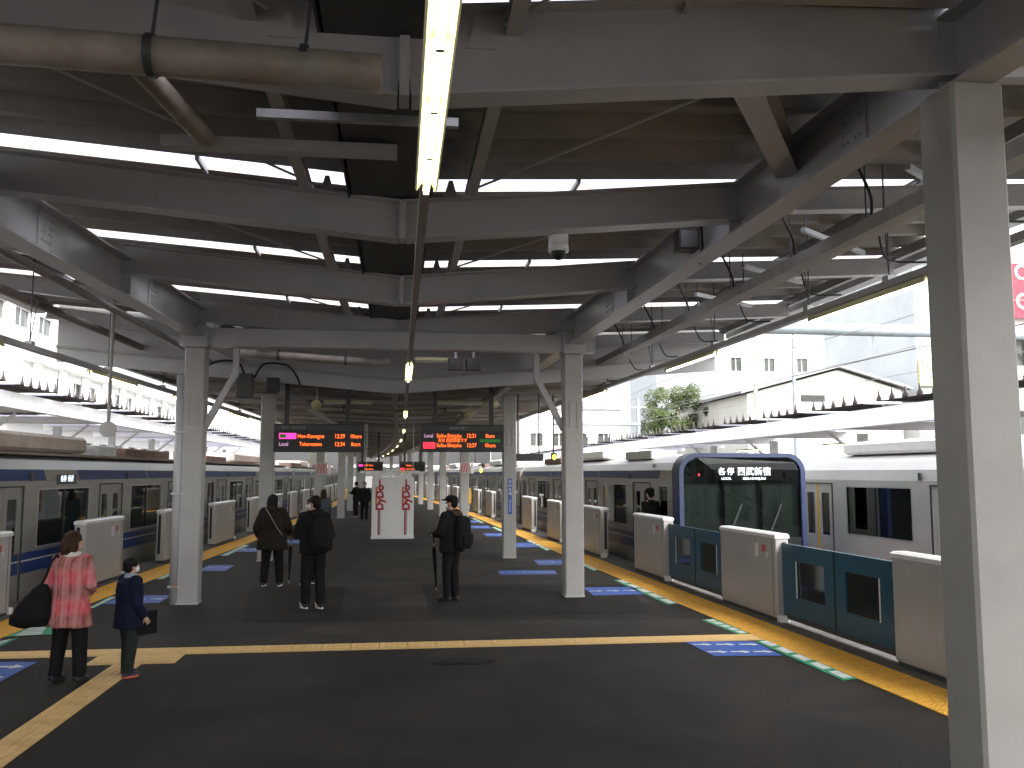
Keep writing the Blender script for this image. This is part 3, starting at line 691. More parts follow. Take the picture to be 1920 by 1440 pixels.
def leaf_mesh(W):
    m = MB().mat('door_blue'); z0, z1 = 0.12, 1.10; wz0, wz1 = 0.38, 0.88
    wall(m, 0, W, z0, z1, [(0.30 * W, 0.82 * W, wz0, wz1)], 0.10, 0.14)
    m.mat('door_glass').box(0.118, 0.124, 0.30 * W, 0.82 * W, wz0, wz1)
    m.mat('cab_cap').box(0.092, 0.10, 0.30 * W - 0.02, 0.30 * W, wz0, wz1)
    m.mat('dark_grey').box(0.09, 0.15, 0.02, W - 0.005, 0.06, 0.12)
    m.mat('rubber').box(0.095, 0.145, W - 0.012, W, z0, z1)
    return m.mesh('door_leaf')
def cabinet(fn, side, ya, yb, label, group=None, leaves=(0, 0), sticker=False):
    y = (ya + yb) / 2; L = yb - ya; key = round(L, 2)
    if key not in CACHE: CACHE[key] = cab_meshes(L)
    x = fn(y) + side * 0.48; rz = head(fn, y)
    if side < 0: rz += math.pi
    t = thing('platform_door_cabinet', label, 'platform door', group, loc=(x, y, 0.004), rz=rz)
    for k, me in CACHE[key].items(): inst(k.strip(), me, t)
    if sticker:
        for (yy, zz, w, h, mm) in ((-L / 2 + 0.62, 0.86, 0.13, 0.2, 'sticker_white'), (-L / 2 + 0.66, 0.9, 0.012, 0.24, 'sticker_red'), (-L / 2 + 0.38, 0.95, 0.10, 0.10, 'sticker_red'), (-L / 2 + 0.27, 0.88, 0.05, 0.07, 'sticker_white')):
            MB().box(-0.004, -0.0005, yy - w / 2, yy + w / 2, zz, zz + h).build('notice_sticker', mm, t)
    for e, w in zip((-1, 1), leaves):
        if w:
            k = ('leaf', round(w, 2))
            if k not in CACHE: CACHE[k] = leaf_mesh(w)
            me = CACHE[k]
            o = inst('door_leaf', me, t, (0, e * L / 2, 0), 0, (1, e, 1)); o['label'] = 'closed blue sliding door leaf with glass window'
    return t
DW = 1.425
doorsR = [5.95, 10.8, 15.65, 20.5, 25.35, 30.2, 35.05] + [40.5 + 4.85 * i for i in range(4)] + [60.5 + 4.85 * i for i in range(4)] + [80.5 + 4.85 * i for i in range(3)]
doorsL = [5.9, 10.8, 15.65, 20.5, 25.35] + [30.8 + 4.85 * i for i in range(4)] + [50.8 + 4.85 * i for i in range(4)] + [70.8 + 4.85 * i for i in range(4)] + [90.8]
GRP = 'silver platform door cabinets along the striped train'; GRR = 'silver platform door cabinets along the blue fronted train'
labR = {0: 'silver door cabinet behind the big white column, blue leaf beside it', 1: 'silver door cabinet with notice stickers standing between two pairs of blue doors', 2: 'silver door cabinet with the dark suited person standing behind it', 3: 'silver door cabinet partly hidden by the bare white column'}
for i, (a, b) in enumerate(zip(doorsR, doorsR[1:])):
    lv = (DW if i in (0, 1, 2) else 0, DW if i in (0, 1) else 0)
    cabinet(yR, 1, a + DW, b - DW, labR.get(i, 'plain silver door cabinet with open doors beside the blue fronted train'), GRR if i > 3 else None, lv, i < 7)
labL = {1: 'silver door cabinet standing left of the woman with the black bag', 2: 'silver door cabinet between the plaid coat woman and the child', 3: 'silver door cabinet partly hidden by the column with round pipe'}
for i, (a, b) in enumerate(zip(doorsL, doorsL[1:])):
    cabinet(yL, -1, a + DW, b - DW, labL.get(i, 'plain silver door cabinet with open doors beside the blue striped train'), GRP if i > 3 or i == 0 else None, (0, 0), i < 6)

# ================================================================== TRAINS
CARL, CARW = 19.6, 2.8
def car_profile(w=CARW, top=2.52):
    h = w / 2
    return [(-h, -0.28), (-h, 1.95), (-h + 0.05, 2.16), (-h + 0.20, 2.33), (-h + 0.5, 2.44), (-0.5, top), (0.5, top), (h - 0.5, 2.44), (h - 0.20, 2.33), (h - 0.05, 2.16), (h, 1.95), (h, -0.28)]
def train_car(side, body_mat, stripes, doors, wins, roof_items, yellow=False, L=CARL, dest=True):
    """body mesh in local space: x across, y along, platform side at x = side*CARW/2; returns (body mesh, list of (name, mesh))"""
    h = CARW / 2; X = side * h; b = MB().mat(body_mat)
    op = [(d - 0.66, d + 0.66, -0.06, 1.86) for d in doors] + [(a, c, 0.82, 1.80) for a, c in wins]
    t = 0.05
    for s in (1, -1):
        xa = s * h
        wall(b, 0, L, -0.28, 1.95, op, min(xa, xa - s * t), max(xa, xa - s * t))
    # cant rail, roof
    pr = car_profile()[1:11]; n = len(pr)
    b.add([(x, 0, z) for x, z in pr] + [(x, L, z) for x, z in pr], [(i, i + 1, n + i + 1, n + i) for i in range(n - 1)])
    b.mat('interior').box(-h + t, h - t, 0.02, L - 0.02, -0.10, -0.06)
    b.mat('interior').box(-h + t, h - t, 0.02, L - 0.02, 2.05, 2.08)
    b.mat(body_mat).box(-h, h, 0, 0.05, -0.28, 1.95).box(-h, h, L - 0.05, L, -0.28, 1.95)
    b.add([(x, 0.0, z) for x, z in pr], [tuple(range(n))]).add([(x, L, z) for x, z in pr], [tuple(range(n))])
    b.mat('dark_grey').box(-h + 0.25, h - 0.25, 0.4, L - 0.4, -0.95, -0.28)
    parts = []
    # doors: two leaves each side; window panes; stripes
    for s in (1, -1):
        for d in doors:
            for e in (-1, 1):
                m = MB().mat(body_mat); y0, y1 = (d - 0.655, d - 0.006) if e < 0 else (d + 0.006, d + 0.655)
                x1 = s * (h - 0.02); x0 = s * (h - 0.05); xa, xb = min(x0, x1), max(x0, x1)
                wall(m, y0, y1, -0.06, 1.855, [(y0 + 0.16, y1 - 0.14, 0.72, 1.66)], xa, xb)
                m.mat('train_glass').box((xa + xb) / 2 - 0.003, (xa + xb) / 2 + 0.003, y0 + 0.16, y1 - 0.14, 0.72, 1.66)
                if yellow:
                    yy = y1 - 0.03 if e < 0 else y0; m.mat('yellow_edge').box(min(s * (h - 0.018), s * (h - 0.012)), max(s * (h - 0.018), s * (h - 0.012)), yy, yy + 0.03, -0.05, 1.85)
                parts.append(('passenger_door', m.mesh('passenger_door')))
            m = MB().mat('seal'); xs = s * (h - 0.004)
            for ya, yb2 in ((d - 0.70, d - 0.655), (d + 0.655, d + 0.70)): m.box(min(xs, xs + s * 0.01), max(xs, xs + s * 0.01), ya, yb2, -0.06, 1.88)
            m.box(min(xs, xs + s * 0.01), max(xs, xs + s * 0.01), d - 0.655, d + 0.655, 1.858, 1.88)
            parts.append(('door_seal', m.mesh('door_seal')))
        for a, c in wins:
            x0 = s * (h - 0.03); m = MB().mat('train_glass').box(min(x0, x0 + s * 0.006), max(x0, x0 + s * 0.006), a, c, 0.82, 1.80)
            mid = (a + c) / 2; xs = s * (h - 0.026)
            if c - a > 1.2: m.mat('seal').box(min(xs, xs + s * 0.02), max(xs, xs + s * 0.02), mid - 0.03, mid + 0.03, 0.82, 1.80)
            fr = s * (h + 0.004)
            m.mat('galv').box(min(xs, fr), max(xs, fr), a - 0.03, a, 0.79, 1.83).box(min(xs, fr), max(xs, fr), c, c + 0.03, 0.79, 1.83).box(min(xs, fr), max(xs, fr), a, c, 0.79, 0.82).box(min(xs, fr), max(xs, fr), a, c, 1.80, 1.83)
            parts.append(('window', m.mesh('window')))
        for z0, z1, mm in stripes:
            cuts = sorted([(d - 0.71, d + 0.71) for d in doors]) if z0 < 1.86 else []
            y = 0.02; segs = []
            for a, c in cuts: segs.append((y, a)); y = c
            segs.append((y, L - 0.02)); m = MB().mat(mm)
            for a, c in segs: m.box(min(s * h, s * (h + 0.004)), max(s * h, s * (h + 0.004)), a, c, z0, z1)
            xd = s * (h - 0.018)
            if z0 < 1.86:
                for d in doors: m.box(min(xd, xd + s * 0.003), max(xd, xd + s * 0.003), d - 0.64, d - 0.01, z0, z1).box(min(xd, xd + s * 0.003), max(xd, xd + s * 0.003), d + 0.01, d + 0.64, z0, z1)
            parts.append(('stripe', m.mesh('stripe')))
        # side destination display and lamps above the doors
        if dest:
            m = MB().mat('sign_black').box(min(s * h, s * (h + 0.008)), max(s * h, s * (h + 0.008)), L * 0.5 - 0.45, L * 0.5 + 0.45, 1.99 - 0.1, 1.99 + 0.08); parts.append(('side_display', m.mesh('side_display')))
        for d in doors:
            m = MB().mat('dark_grey').box(min(s * h, s * (h + 0.03)), max(s * h, s * (h + 0.03)), d + 0.9, d + 1.0, 1.96, 2.1); parts.append(('door_lamp', m.mesh('door_lamp')))
    # interior: seats and hand poles
    m = MB().mat('seat_red')
    for s in (1, -1):
        for a, c in wins: m.box(min(s * (h - 0.06), s * (h - 0.5)), max(s * (h - 0.06), s * (h - 0.5)), a, c, 0.1, 0.42).box(min(s * (h - 0.06), s * (h - 0.16)), max(s * (h - 0.06), s * (h - 0.16)), a, c, 0.42, 0.85)
    parts.append(('seats', m.mesh('seats')))
    m = MB().mat('galv')
    for d in doors:
        for s in (1, -1):
            for e in (-0.8, 0.8): m.tube([(s * (h - 0.45), d + e, -0.05), (s * (h - 0.45), d + e, 2.05)], 0.018, 6)
    parts.append(('hand_poles', m.mesh('hand_poles')))
    for nm, mm, bx, ch in roof_items:
        parts.append((nm, MB().mat(mm).box(*bx, ch).mesh(nm)))
    for yb in (3.0, L - 3.0):
        m = MB().mat('dark_grey').box(-0.9, 0.9, yb - 1.3, yb + 1.3, -0.85, -0.5)
        for e in (-1.05, 1.05):
            for s in (-1, 1): m.tube([(s * 0.49, yb + e, -0.62), (s * 0.61, yb + e, -0.62)], 0.42, 18)
        parts.append(('bogie', m.mesh('bogie')))
    return b.mesh('car_body'), parts
DRS = [2.5 + 4.85 * i for i in range(4)]
WNS = [(0.55, 1.35)] + [(d + 0.66 + 0.75, d + 4.85 - 0.66 - 0.75) for d in DRS[:3]] + [(18.35, 19.1)]
WNS = [(0.5, 1.35)] + [(d + 1.28, d + 3.57) for d in DRS[:3]] + [(18.2, 19.1)]
roofL = [('air_conditioner', 'roof_pink', (-0.95, 0.95, 7.2, 12.0, 2.5, 2.84), 0.12), ('roof_box', 'roof_brown', (0.35, 1.05, 1.5, 6.6, 2.44, 2.66), 0.03), ('roof_box', 'galv', (0.3, 1.0, 12.4, 13.6, 2.44, 2.7), 0.03), ('roof_box', 'roof_brown', (0.4, 1.05, 14.1, 17.6, 2.44, 2.68), 0.03), ('roof_walkway', 'train_roof', (0.95, 1.15, 0.5, 19.0, 2.42, 2.47), 0.0), ('roof_walkway', 'train_roof', (-1.15, -0.95, 0.5, 19.0, 2.42, 2.47), 0.0)]
roofL2 = [('air_conditioner', 'roof_pink', (-0.95, 0.95, 6.5, 12.5, 2.5, 2.86), 0.14), ('roof_box', 'roof_brown', (0.4, 1.0, 2.0, 5.0, 2.44, 2.66), 0.03), ('roof_box', 'galv', (0.3, 1.0, 13.4, 14.6, 2.44, 2.7), 0.03), ('roof_walkway', 'train_roof', (0.95, 1.15, 0.5, 19.0, 2.42, 2.47), 0.0)]
ST = [(0.40, 0.60, 'blue_stripe'), (0.60, 0.625, 'silver_paint'), (0.625, 0.75, 'blue_stripe'), (2.08, 2.2, 'blue_stripe')]
def place_car(train, mesh_parts, p0, p1, L):
    me, parts = mesh_parts; d = Vector(p1) - Vector(p0); rz = math.atan2(-d.x, d.y)
    o = inst('car_body', me, train, (p0[0], p0[1], 0), rz)
    for nm, m in parts:
        k = inst(nm, m, o)
        if nm in ('seats', 'hand_poles'): k['kind'] = 'stuff'
    return o
# upper stripe sits on the curved cant rail: lower it onto the vertical part
ST = [(0.40, 0.60, 'blue_stripe'), (0.60, 0.625, 'silver_paint'), (0.625, 0.75, 'blue_stripe'), (1.905, 1.95, 'stainless')]
carL = train_car(1, 'stainless', ST, DRS, WNS, roofL); carL2 = train_car(1, 'stainless', ST, DRS, WNS, roofL2)
def cant_stripe(o, s, ranges, L):
    h = CARW / 2
    for y0, y1 in ranges:
        m = MB(); a = (h + 0.004, 1.97); b = (h - 0.046, 2.16)
        m.add([(s * a[0], y0, a[1]), (s * a[0], y1, a[1]), (s * b[0], y1, b[1]), (s * b[0], y0, b[1])], [(0, 1, 2, 3)])
        m.build('cant_rail_stripe', 'blue_stripe', o)
trainL = thing('commuter_train', 'stainless commuter train with dark blue stripes and brown roof gear', 'train')
OFF = 1.15
for i, y in enumerate([8.07 - 20, 8.07, 28.07, 48.07, 68.07, 88.07]):
    p0 = (yL(y) - OFF - CARW / 2, y); p1 = (yL(y + CARL) - OFF - CARW / 2, y + CARL)
    o = place_car(trainL, carL if i % 2 else carL2, p0, p1, CARL)
    if y < 60: cant_stripe(o, 1, [(0.1, 4.2), (4.3, 8.9), (10.4, 14.6), (14.7, 19.4)], CARL)
    if i in (1, 2):
        letters('lettering', '各停  所沢', 0.13, 'led_white', o, (CARW / 2 + 0.01, 9.8, 1.985), rot=(R(90), 0, R(90)), extrude=0.001)
# sunk bolts and a folded pantograph on the striped train
pt = trainL.children[1]
m = MB()
for a, b in (((-0.6, 2.2, 2.62), (0.0, 3.2, 3.0)), ((0.6, 2.2, 2.62), (0.0, 3.2, 3.0)), ((0, 3.2, 3.0), (-0.5, 2.0, 3.12)), ((0, 3.2, 3.0), (0.5, 2.0, 3.12)), ((-0.8, 2.0, 3.14), (0.8, 2.0, 3.14)), ((-0.6, 1.6, 2.6), (0.6, 1.6, 2.6)), ((-0.6, 3.6, 2.6), (0.6, 3.6, 2.6))): m.tube([a, b], 0.025, 6)
m.build('pantograph', 'galv', pt)
m2 = MB()
m2.tube([(-0.6, 1.6, 2.45), (-0.6, 1.6, 2.62)], 0.06, 8); m2.tube([(0.6, 1.6, 2.45), (0.6, 1.6, 2.62)], 0.06, 8); m2.tube([(-0.6, 3.6, 2.45), (-0.6, 3.6, 2.62)], 0.06, 8); m2.tube([(0.6, 3.6, 2.45), (0.6, 3.6, 2.62)], 0.06, 8)
m2.build('pantograph_insulators', 'roof_pink', pt, kind='stuff')

# the blue fronted train
STR = [(0.30, 0.52, 'blue_stripe'), (0.52, 0.545, 'silver_paint'), (0.545, 0.66, 'blue_stripe')]
roofR = [('air_conditioner', 'canopy_white', (-0.95, 0.95, 7.6, 12.0, 2.5, 2.80), 0.12), ('roof_box', 'galv', (-1.0, -0.3, 3.0, 5.2, 2.44, 2.66), 0.03), ('roof_box', 'roof_brown', (-1.0, -0.4, 13.5, 16.5, 2.44, 2.64), 0.03)]
WNR = [(0.62, 1.2)] + WNS[1:]
carR0 = train_car(-1, 'stainless', STR, DRS, WNR, roofR); carR = train_car(-1, 'stainless', STR, DRS, WNS, roofR)
trainR = thing('commuter_train', 'commuter train with blue rimmed dark front and lit destination display', 'train')
for i, y in enumerate([18.2, 38.2, 58.2, 78.2]):
    p0 = (yR(y) + OFF + CARW / 2, y); p1 = (yR(y + CARL) + OFF + CARW / 2, y + CARL)
    o = place_car(trainR, carR0 if i == 0 else carR, p0, p1, CARL)
    if y < 60: cant_stripe(o, -1, [(1.2, 6.5), (6.6, 12), (12.1, 19)], CARL)
    if i == 0: front = o
# front face: rounded blue rim, big windscreen, dark mask, lower panel (y < 0 is towards the camera)
h = CARW / 2
def rounded(w, z0, z1, r, n=6, crown=0.0):
    pts = [(-w, z0), (w, z0)]
    for cx, a0 in ((w - r, 0), (-w + r, math.pi / 2)):
        for i in range(n + 1):
            a = a0 + (math.pi / 2) * i / n; x = cx + r * math.cos(a); pts.append((x, z1 - r + r * math.sin(a) + crown * (1 - (x / w) ** 2)))
    return pts
def ringmesh(outer, inner, y0, y1, mname):
    n = len(outer); m = MB()
    v = [(x, y0, z) for x, z in outer] + [(x, y0, z) for x, z in inner] + [(x, y1, z) for x, z in outer] + [(x, y1, z) for x, z in inner]
    f = []
    for i in range(n):
        j = (i + 1) % n
        f += [(i, j, n + j, n + i), (2 * n + i, 3 * n + i, 3 * n + j, 2 * n + j), (i, 2 * n + i, 2 * n + j, j), (n + i, n + j, 3 * n + j, 3 * n + i)]
    return m.add(v, f)
outer = rounded(h + 0.005, -0.3, 2.48, 0.36, crown=0.08); inner = rounded(h - 0.09, -0.2, 2.40, 0.30, crown=0.07)
ringmesh(outer, inner, -0.16, 0.3, 'x').build('front_rim', 'blue_front', front)
glasspoly = rounded(h - 0.09, 0.72, 2.40, 0.30, crown=0.07)
m = MB(); m.add([(x, -0.10 - 0.05 * (1 - (x / h) ** 2), z) for x, z in glasspoly], [tuple(range(len(glasspoly)))]).build('windscreen', 'windshield', front)
m = MB(); top = [(x, -0.06, z) for x, z in rounded(h - 0.10, 1.88, 2.38, 0.29, crown=0.07)]
m.add(top, [tuple(range(len(top)))]).build('display_mask', 'sign_black', front)
m = MB(); m.prism([(-h + 0.09, -0.12), (-h + 0.09, -0.05), (h - 0.09, -0.05), (h - 0.09, -0.12)], 'z', -0.25, 0.74); m.build('lower_panel', 'sign_black', front)
for x in (-0.42, 0.42): MB().box(x - 0.03, x + 0.03, -0.09, -0.06, 0.74, 1.9).build('screen_pillar', 'sign_black', front)
m = MB().box(-h + 0.1, h - 0.1, 1.9, 1.94, -0.05, 2.3); m.build('cab_bulkhead', 'dark_grey', front)
m = MB(); m.box(-1.15, -0.2, 0.1, 0.6, 0.3, 0.86, 0.03); m.box(0.1, 1.2, 0.15, 0.6, 0.3, 0.95, 0.03); m.build('driver_desk', 'dark_grey', front)
letters('display_lettering', '各停', 0.17, 'led_white', front, (-0.37, -0.165, 2.12), extrude=0.001, spacing=1.25)
letters('display_lettering', '西武新宿', 0.19, 'led_white', front, (0.25, -0.165, 2.12), extrude=0.001)
letters('display_lettering', 'LOCAL', 0.07, 'led_white', front, (-0.37, -0.165, 1.98), extrude=0.001)
letters('display_lettering', 'SEIBU-SHINJUKU', 0.07, 'led_white', front, (0.25, -0.165, 1.98), extrude=0.001)
MB().ell((-0.98, -0.17, 2.06), (0.018, 0.01, 0.03), 8, 6).build('marker_lamp', 'led_red', front)
for s in (-1, 1):
    MB().box(s * 1.02 - 0.06, s * 1.02 + 0.06, -0.145, -0.12, 0.18, 0.36, 0.02).build('tail_lamp', 'tail_red', front)
    MB().box(s * 1.02 - 0.05, s * 1.02 + 0.05, -0.145, -0.12, 0.42, 0.54, 0.02).build('head_lamp', 'galv', front)
MB().bar((-0.35, -0.19, 0.78), (-0.05, -0.18, 1.45), 0.03, 0.02, up=(0, 1, 0)).build('wiper', 'black', front)
MB().bar((0.55, -0.17, 0.78), (0.85, -0.16, 1.45), 0.03, 0.02, up=(0, 1, 0)).build('wiper', 'black', front)
MB().box(-1.3, 1.3, -0.25, 0.1, -0.9, -0.3).build('skirt', 'dark_grey', front)

# plain silver train on the next track
carX = train_car(-1, 'silver_paint', [], DRS, WNS, [('air_conditioner', 'canopy_white', (-0.9, 0.9, 7.5, 12.0, 2.5, 2.78), 0.12)], yellow=True, dest=False)
trainX = thing('commuter_train', 'plain silver train with yellow edged doors on the track behind the blue fronted train', 'train')
XB = 4.85
for i, y in enumerate([-32.8 + 20.0 * k for k in range(6)]):
    y = y - 0.0
    p0 = (yR(y) + XB + CARW / 2, y); p1 = (yR(y + CARL) + XB + CARW / 2, y + CARL); place_car(trainX, carX, p0, p1, CARL)

# ================================================================== LAMPS
def tube_lamp(label, group, loc, rz=0, n=4, tl=0.58, r=0.018, m='tube', wide=0.125):
    t = thing('fluorescent_light', label, 'lamp', group, loc=loc, rz=rz); L = n * tl
    MB().prism([(-0.045, 0.05), (0.045, 0.05), (wide / 2, 0.0), (wide / 2 - 0.01, -0.012), (0.03, 0.028), (-0.03, 0.028), (-wide / 2 + 0.01, -0.012), (-wide / 2, 0.0)], 'y', -L / 2, L / 2).build('housing', 'lamp_shade', t)
    for i in range(n):
        y = -L / 2 + tl * (i + 0.5); MB().tube([(0, y - tl / 2 + 0.012, -0.01), (0, y + tl / 2 - 0.012, -0.01)], r, 10).build('tube', m, t)
    m2 = MB()
    for i in range(n + 1): y = -L / 2 + tl * i; m2.box(-0.016, 0.016, y - 0.012, y + 0.012, -0.035, 0.03)
    m2.build('lamp_holders', 'galv', t, kind='stuff')
    return t
LY = [3.75, 14.3, 24.6, 34.5, 44.5, 54.5, 64.5, 75, 86, 98]
for i, y in enumerate(LY):
    x = 0.13 if y < 20 else ctr(y) + 0.36
    lab = 'lit bare fluorescent light running along the valley overhead of the tile line' if i == 0 else ('lit fluorescent light just past the tie beam before the departure boards' if i == 1 else 'small distant lit fluorescent light in the row above the platform centre')
    tube_lamp(lab, None if i < 2 else 'row of fluorescent lights along the platform centre', (x, y, 3.70), head(ctr, y) if y > 20 else 0)
# wiring trunk between the lamps
m = MB(); prev = None
for y in [-6, 3, 10, 18.6, 24, 30, 36, 44, 52, 60, 70, 80, 92, 104]:
    x = 0.13 if y < 20 else ctr(y) + 0.36; p = Vector((x, y, 3.80))
    if prev: m.bar(prev, p, 0.06, 0.08)
    prev = p
tk = m.build('wiring_trunk', 'pipe_grey', label='grey cable trunk linking the row of fluorescent lights', cat='cable trunk')
m = MB()
for y in (1.7, 5.17, 8.4, 11.7, 15.1): m.tube([(0.13, y, 3.84), (0.13, y, 4.3)], 0.012, 6)
m.build('hanger_rods', 'pipe_grey', tk, kind='stuff')
# side rows above the platform edges
def side_row(fn, side, z, off, ys, lab, grp, rail_lab):
    r = MB(); pts = [(fn(y) + side * off, y, z + 0.10) for y in [-6, 0, 6, 12, 18, 24, 30, 36, 44, 52, 62, 74, 90]]
    for a, b in zip(pts, pts[1:]): r.bar(a, b, 0.10, 0.075)
    o = r.build('lamp_rail', 'beam_grey', label=rail_lab, cat='lamp rail')
    rods = []
    for y in [3.5, 6, 8.5, 10.2, 13.2, 16.3, 19.5, 23, 27, 32, 38]:
        x = fn(y) + side * off; MB().tube([(x, y, z + 0.14), (x, y, zr(x) - 0.1 if y < 18 else 4.25)], 0.009, 6).build('hanger_rod', 'dark_grey', o)
        m = MB(); m.tube([(x, y, z + 0.16), (x - side * 0.18, y - 0.25, z + 0.75)], 0.007, 5); m.build('stay_wire', 'dark_grey', o)
        MB().box(x - 0.05, x + 0.05, y - 0.06, y + 0.06, z + 0.13, z + 0.19).build('rail_clamp', 'galv', o)
    for y in ys: tube_lamp(lab, grp, (fn(y) + side * off, y, z), head(fn, y), n=2, tl=1.15, m='tube_far', wide=0.12)
side_row(yR, 1, 3.95, 0.05, [9.0, 14.3, 20.8, 26.5, 34, 42, 50, 60, 70], 'lit tube light under the rail over the edge beside the blue fronted train', 'edge lights towards the blue fronted train', 'grey lamp rail hung over the platform edge by the blue platform doors')
side_row(yL, -1, 3.77, -0.05, [11.2, 16.6, 21.5, 27.0, 32.5, 40, 48, 58, 68], 'lit tube light under the rail over the edge beside the striped train', 'edge lights towards the striped train', 'grey lamp rail hung over the platform edge by the striped train')

# ================================================================== DEPARTURE BOARDS
def board(label, cx, y, w, z0, z1, rows, hang, scale=1.0, clock=None, cats=None):
    t = thing('departure_board', label, 'departure board', loc=(cx, y, 0)); hgt = z1 - z0; w2 = w / 2
    MB().box(-w2, w2, 0.0, 0.22, z0, z1, 0.012).build('case', 'sign_black', t)
    MB().box(-w2 + 0.03, w2 - 0.03, -0.006, 0.0, z0 + 0.06, z1 - 0.17).build('display_panel', 'sign_black', t)
    MB().box(-w2 + 0.015, w2 - 0.015, -0.008, 0.0, z1 - 0.15, z1 - 0.03).build('header_strip', 'dark_grey', t)
    for hx in hang: MB().box(hx - 0.05, hx + 0.05, 0.06, 0.16, z1, 4.2).build('hanger_post', 'dark_grey', t)
    for (txt, x, zz, size, mm, al) in rows: letters('lettering', txt, size, mm, t, (x, -0.012, z0 + zz), extrude=0.001, align=al, scale=(0.80, 1, 1))
    return t
b1 = board('departure board with a pink express box hung beside the column with the strapped walker', -1.77, 20.0, 1.98, 2.56, 3.18,
    [('Hon-Kawagoe', -0.47, 0.345, 0.125, 'led_orange', 'LEFT'), ('12:29', 0.33, 0.345, 0.13, 'led_orange', 'LEFT'), ('10cars', 0.80 - 0.13, 0.345, 0.12, 'led_orange', 'LEFT'),
     ('Local', -0.87, 0.17, 0.12, 'led_lilac', 'LEFT'), ('Tokorozawa', -0.43, 0.17, 0.12, 'led_orange', 'LEFT'), ('12:34', 0.33, 0.17, 0.13, 'led_orange', 'LEFT'), (' 8cars', 0.67, 0.17, 0.12, 'led_orange', 'LEFT'),
     ('1   新所沢・本川越 方面', -0.9, 0.53, 0.07, 'sign_text', 'LEFT')], (-0.72, 0.62))
MB().box(-0.87, -0.50, -0.012, -0.006, 2.56 + 0.285, 2.56 + 0.415).build('express_box', 'led_pink', b1)
MB().box(-0.85, -0.72, -0.0145, -0.012, 2.56 + 0.31, 2.56 + 0.39).build('express_mark', 'led_green', b1)
b2 = board('departure board with a red express box hung beside the column with blue name plate', 1.40, 20.0, 1.9, 2.57, 3.19,
    [('Local', -0.86, 0.36, 0.12, 'led_lilac', 'LEFT'), ('Seibu-Shinjuku', -0.58, 0.36, 0.12, 'led_orange', 'LEFT'), ('12:31', 0.12 - 0.03, 0.36, 0.13, 'led_orange', 'LEFT'), (' 8cars', 0.50, 0.36, 0.12, 'led_orange', 'LEFT'),
     ('次は 西武新宿です', -0.55, 0.255, 0.10, 'led_orange', 'LEFT'), ('Exp.', -0.84, 0.145, 0.12, 'sign_black', 'LEFT'), ('Seibu-Shinjuku', -0.58, 0.145, 0.12, 'led_orange', 'LEFT'), ('12:37', 0.09, 0.145, 0.13, 'led_orange', 'LEFT'), ('10cars', 0.50, 0.145, 0.12, 'led_orange', 'LEFT'),
     ('西武新宿 方面   2', -0.3, 0.53, 0.07, 'sign_text', 'LEFT')], (-0.62, 0.66))
MB().box(-0.88, -0.61, -0.011, -0.006, 2.57 + 0.075, 2.57 + 0.215).build('express_box', 'led_red', b2)
MB().box(0.40, 0.86, -0.0085, -0.006, 2.57 + 0.22, 2.57 + 0.29).build('green_bar', 'led_green', b2)
b3 = board('small far departure board above the drinks machine with a pink box', -1.45, 45, 1.25, 2.17, 2.66, [('12:29 10cars', -0.3, 0.30, 0.11, 'led_orange', 'LEFT'), ('Tokorozawa', -0.3, 0.12, 0.11, 'led_orange', 'LEFT')], (-0.4, 0.4))
MB().box(-0.58, -0.36, -0.012, -0.006, 2.17 + 0.25, 2.17 + 0.35).build('express_box', 'led_pink', b3)
b4 = board('small far departure board beyond the drinks machine with a red box', 0.65, 45, 1.25, 2.17, 2.66, [('Shinjuku', -0.33, 0.30, 0.11, 'led_orange', 'LEFT'), ('12:37 10cars', -0.33, 0.12, 0.11, 'led_orange', 'LEFT')], (-0.4, 0.4))
MB().box(-0.6, -0.38, -0.012, -0.006, 2.17 + 0.07, 2.17 + 0.18).build('express_box', 'led_red', b4)
sr = thing('sign_rail', 'white horizontal sign rail with small tags hung above the drinks machine', 'sign', loc=(-0.35, 33, 0))
MB().box(-1.07, 1.07, -0.03, 0.03, 2.09, 2.18).build('bar', 'machine_white', sr)
for x in (-0.85, 0.85): MB().tube([(x, 0, 2.18), (x, 0, 4.1)], 0.012, 6).build('hanger_rod', 'galv', sr)
for x, z, hh in ((-0.2, 2.12, 0.2), (0.28, 2.1, 0.22), (0.24, 1.85, 0.22)): MB().box(x - 0.06, x + 0.06, -0.045, -0.033, z, z + hh).build('tag', 'sticker_white', sr)
MB().box(0.34, 0.62, -0.045, -0.033, 2.09, 2.16).build('yellow_tag', 'sign_yellow', sr)

# ================================================================== DRINKS MACHINE
vm = thing('vending_machine', 'white drinks machine block with two red vertical brand names', 'vending machine', loc=(-0.2, 28.95, 0))
MB().box(-0.67, 0.67, 0, 0.9, 0.06, 1.93, 0.02).build('cabinet', 'machine_white', vm)
MB().box(-0.69, 0.69, -0.03, 0.93, 0.0, 0.06).build('base', 'cab_cap', vm)
MB().box(-0.66, 0.66, 0.01, 0.88, 1.93, 1.97).build('top_cover', 'cab_cap', vm)
for x in (-0.42, 0.42):
    letters('brand_name', 'DyDo', 0.33, 'logo_red', vm, (x + 0.015, -0.010, 1.31), rot=(R(90), R(-90), 0), extrude=0.002, spacing=0.98, bold=0.017)
    MB().box(x - 0.135, x - 0.075, -0.004, -0.001, 1.05, 1.66).build('orange_band', 'logo_orange', vm)
    MB().box(x - 0.055, x - 0.015, -0.004, -0.001, 0.12, 0.93).build('red_band', 'logo_red', vm)
    MB().box(x - 0.010, x + 0.035, -0.004, -0.001, 0.12, 0.93).build('grey_band', 'logo_grey', vm)
    MB().box(x - 0.03, x + 0.025, -0.004, -0.001, 1.70, 1.90).build('red_band', 'logo_red', vm)

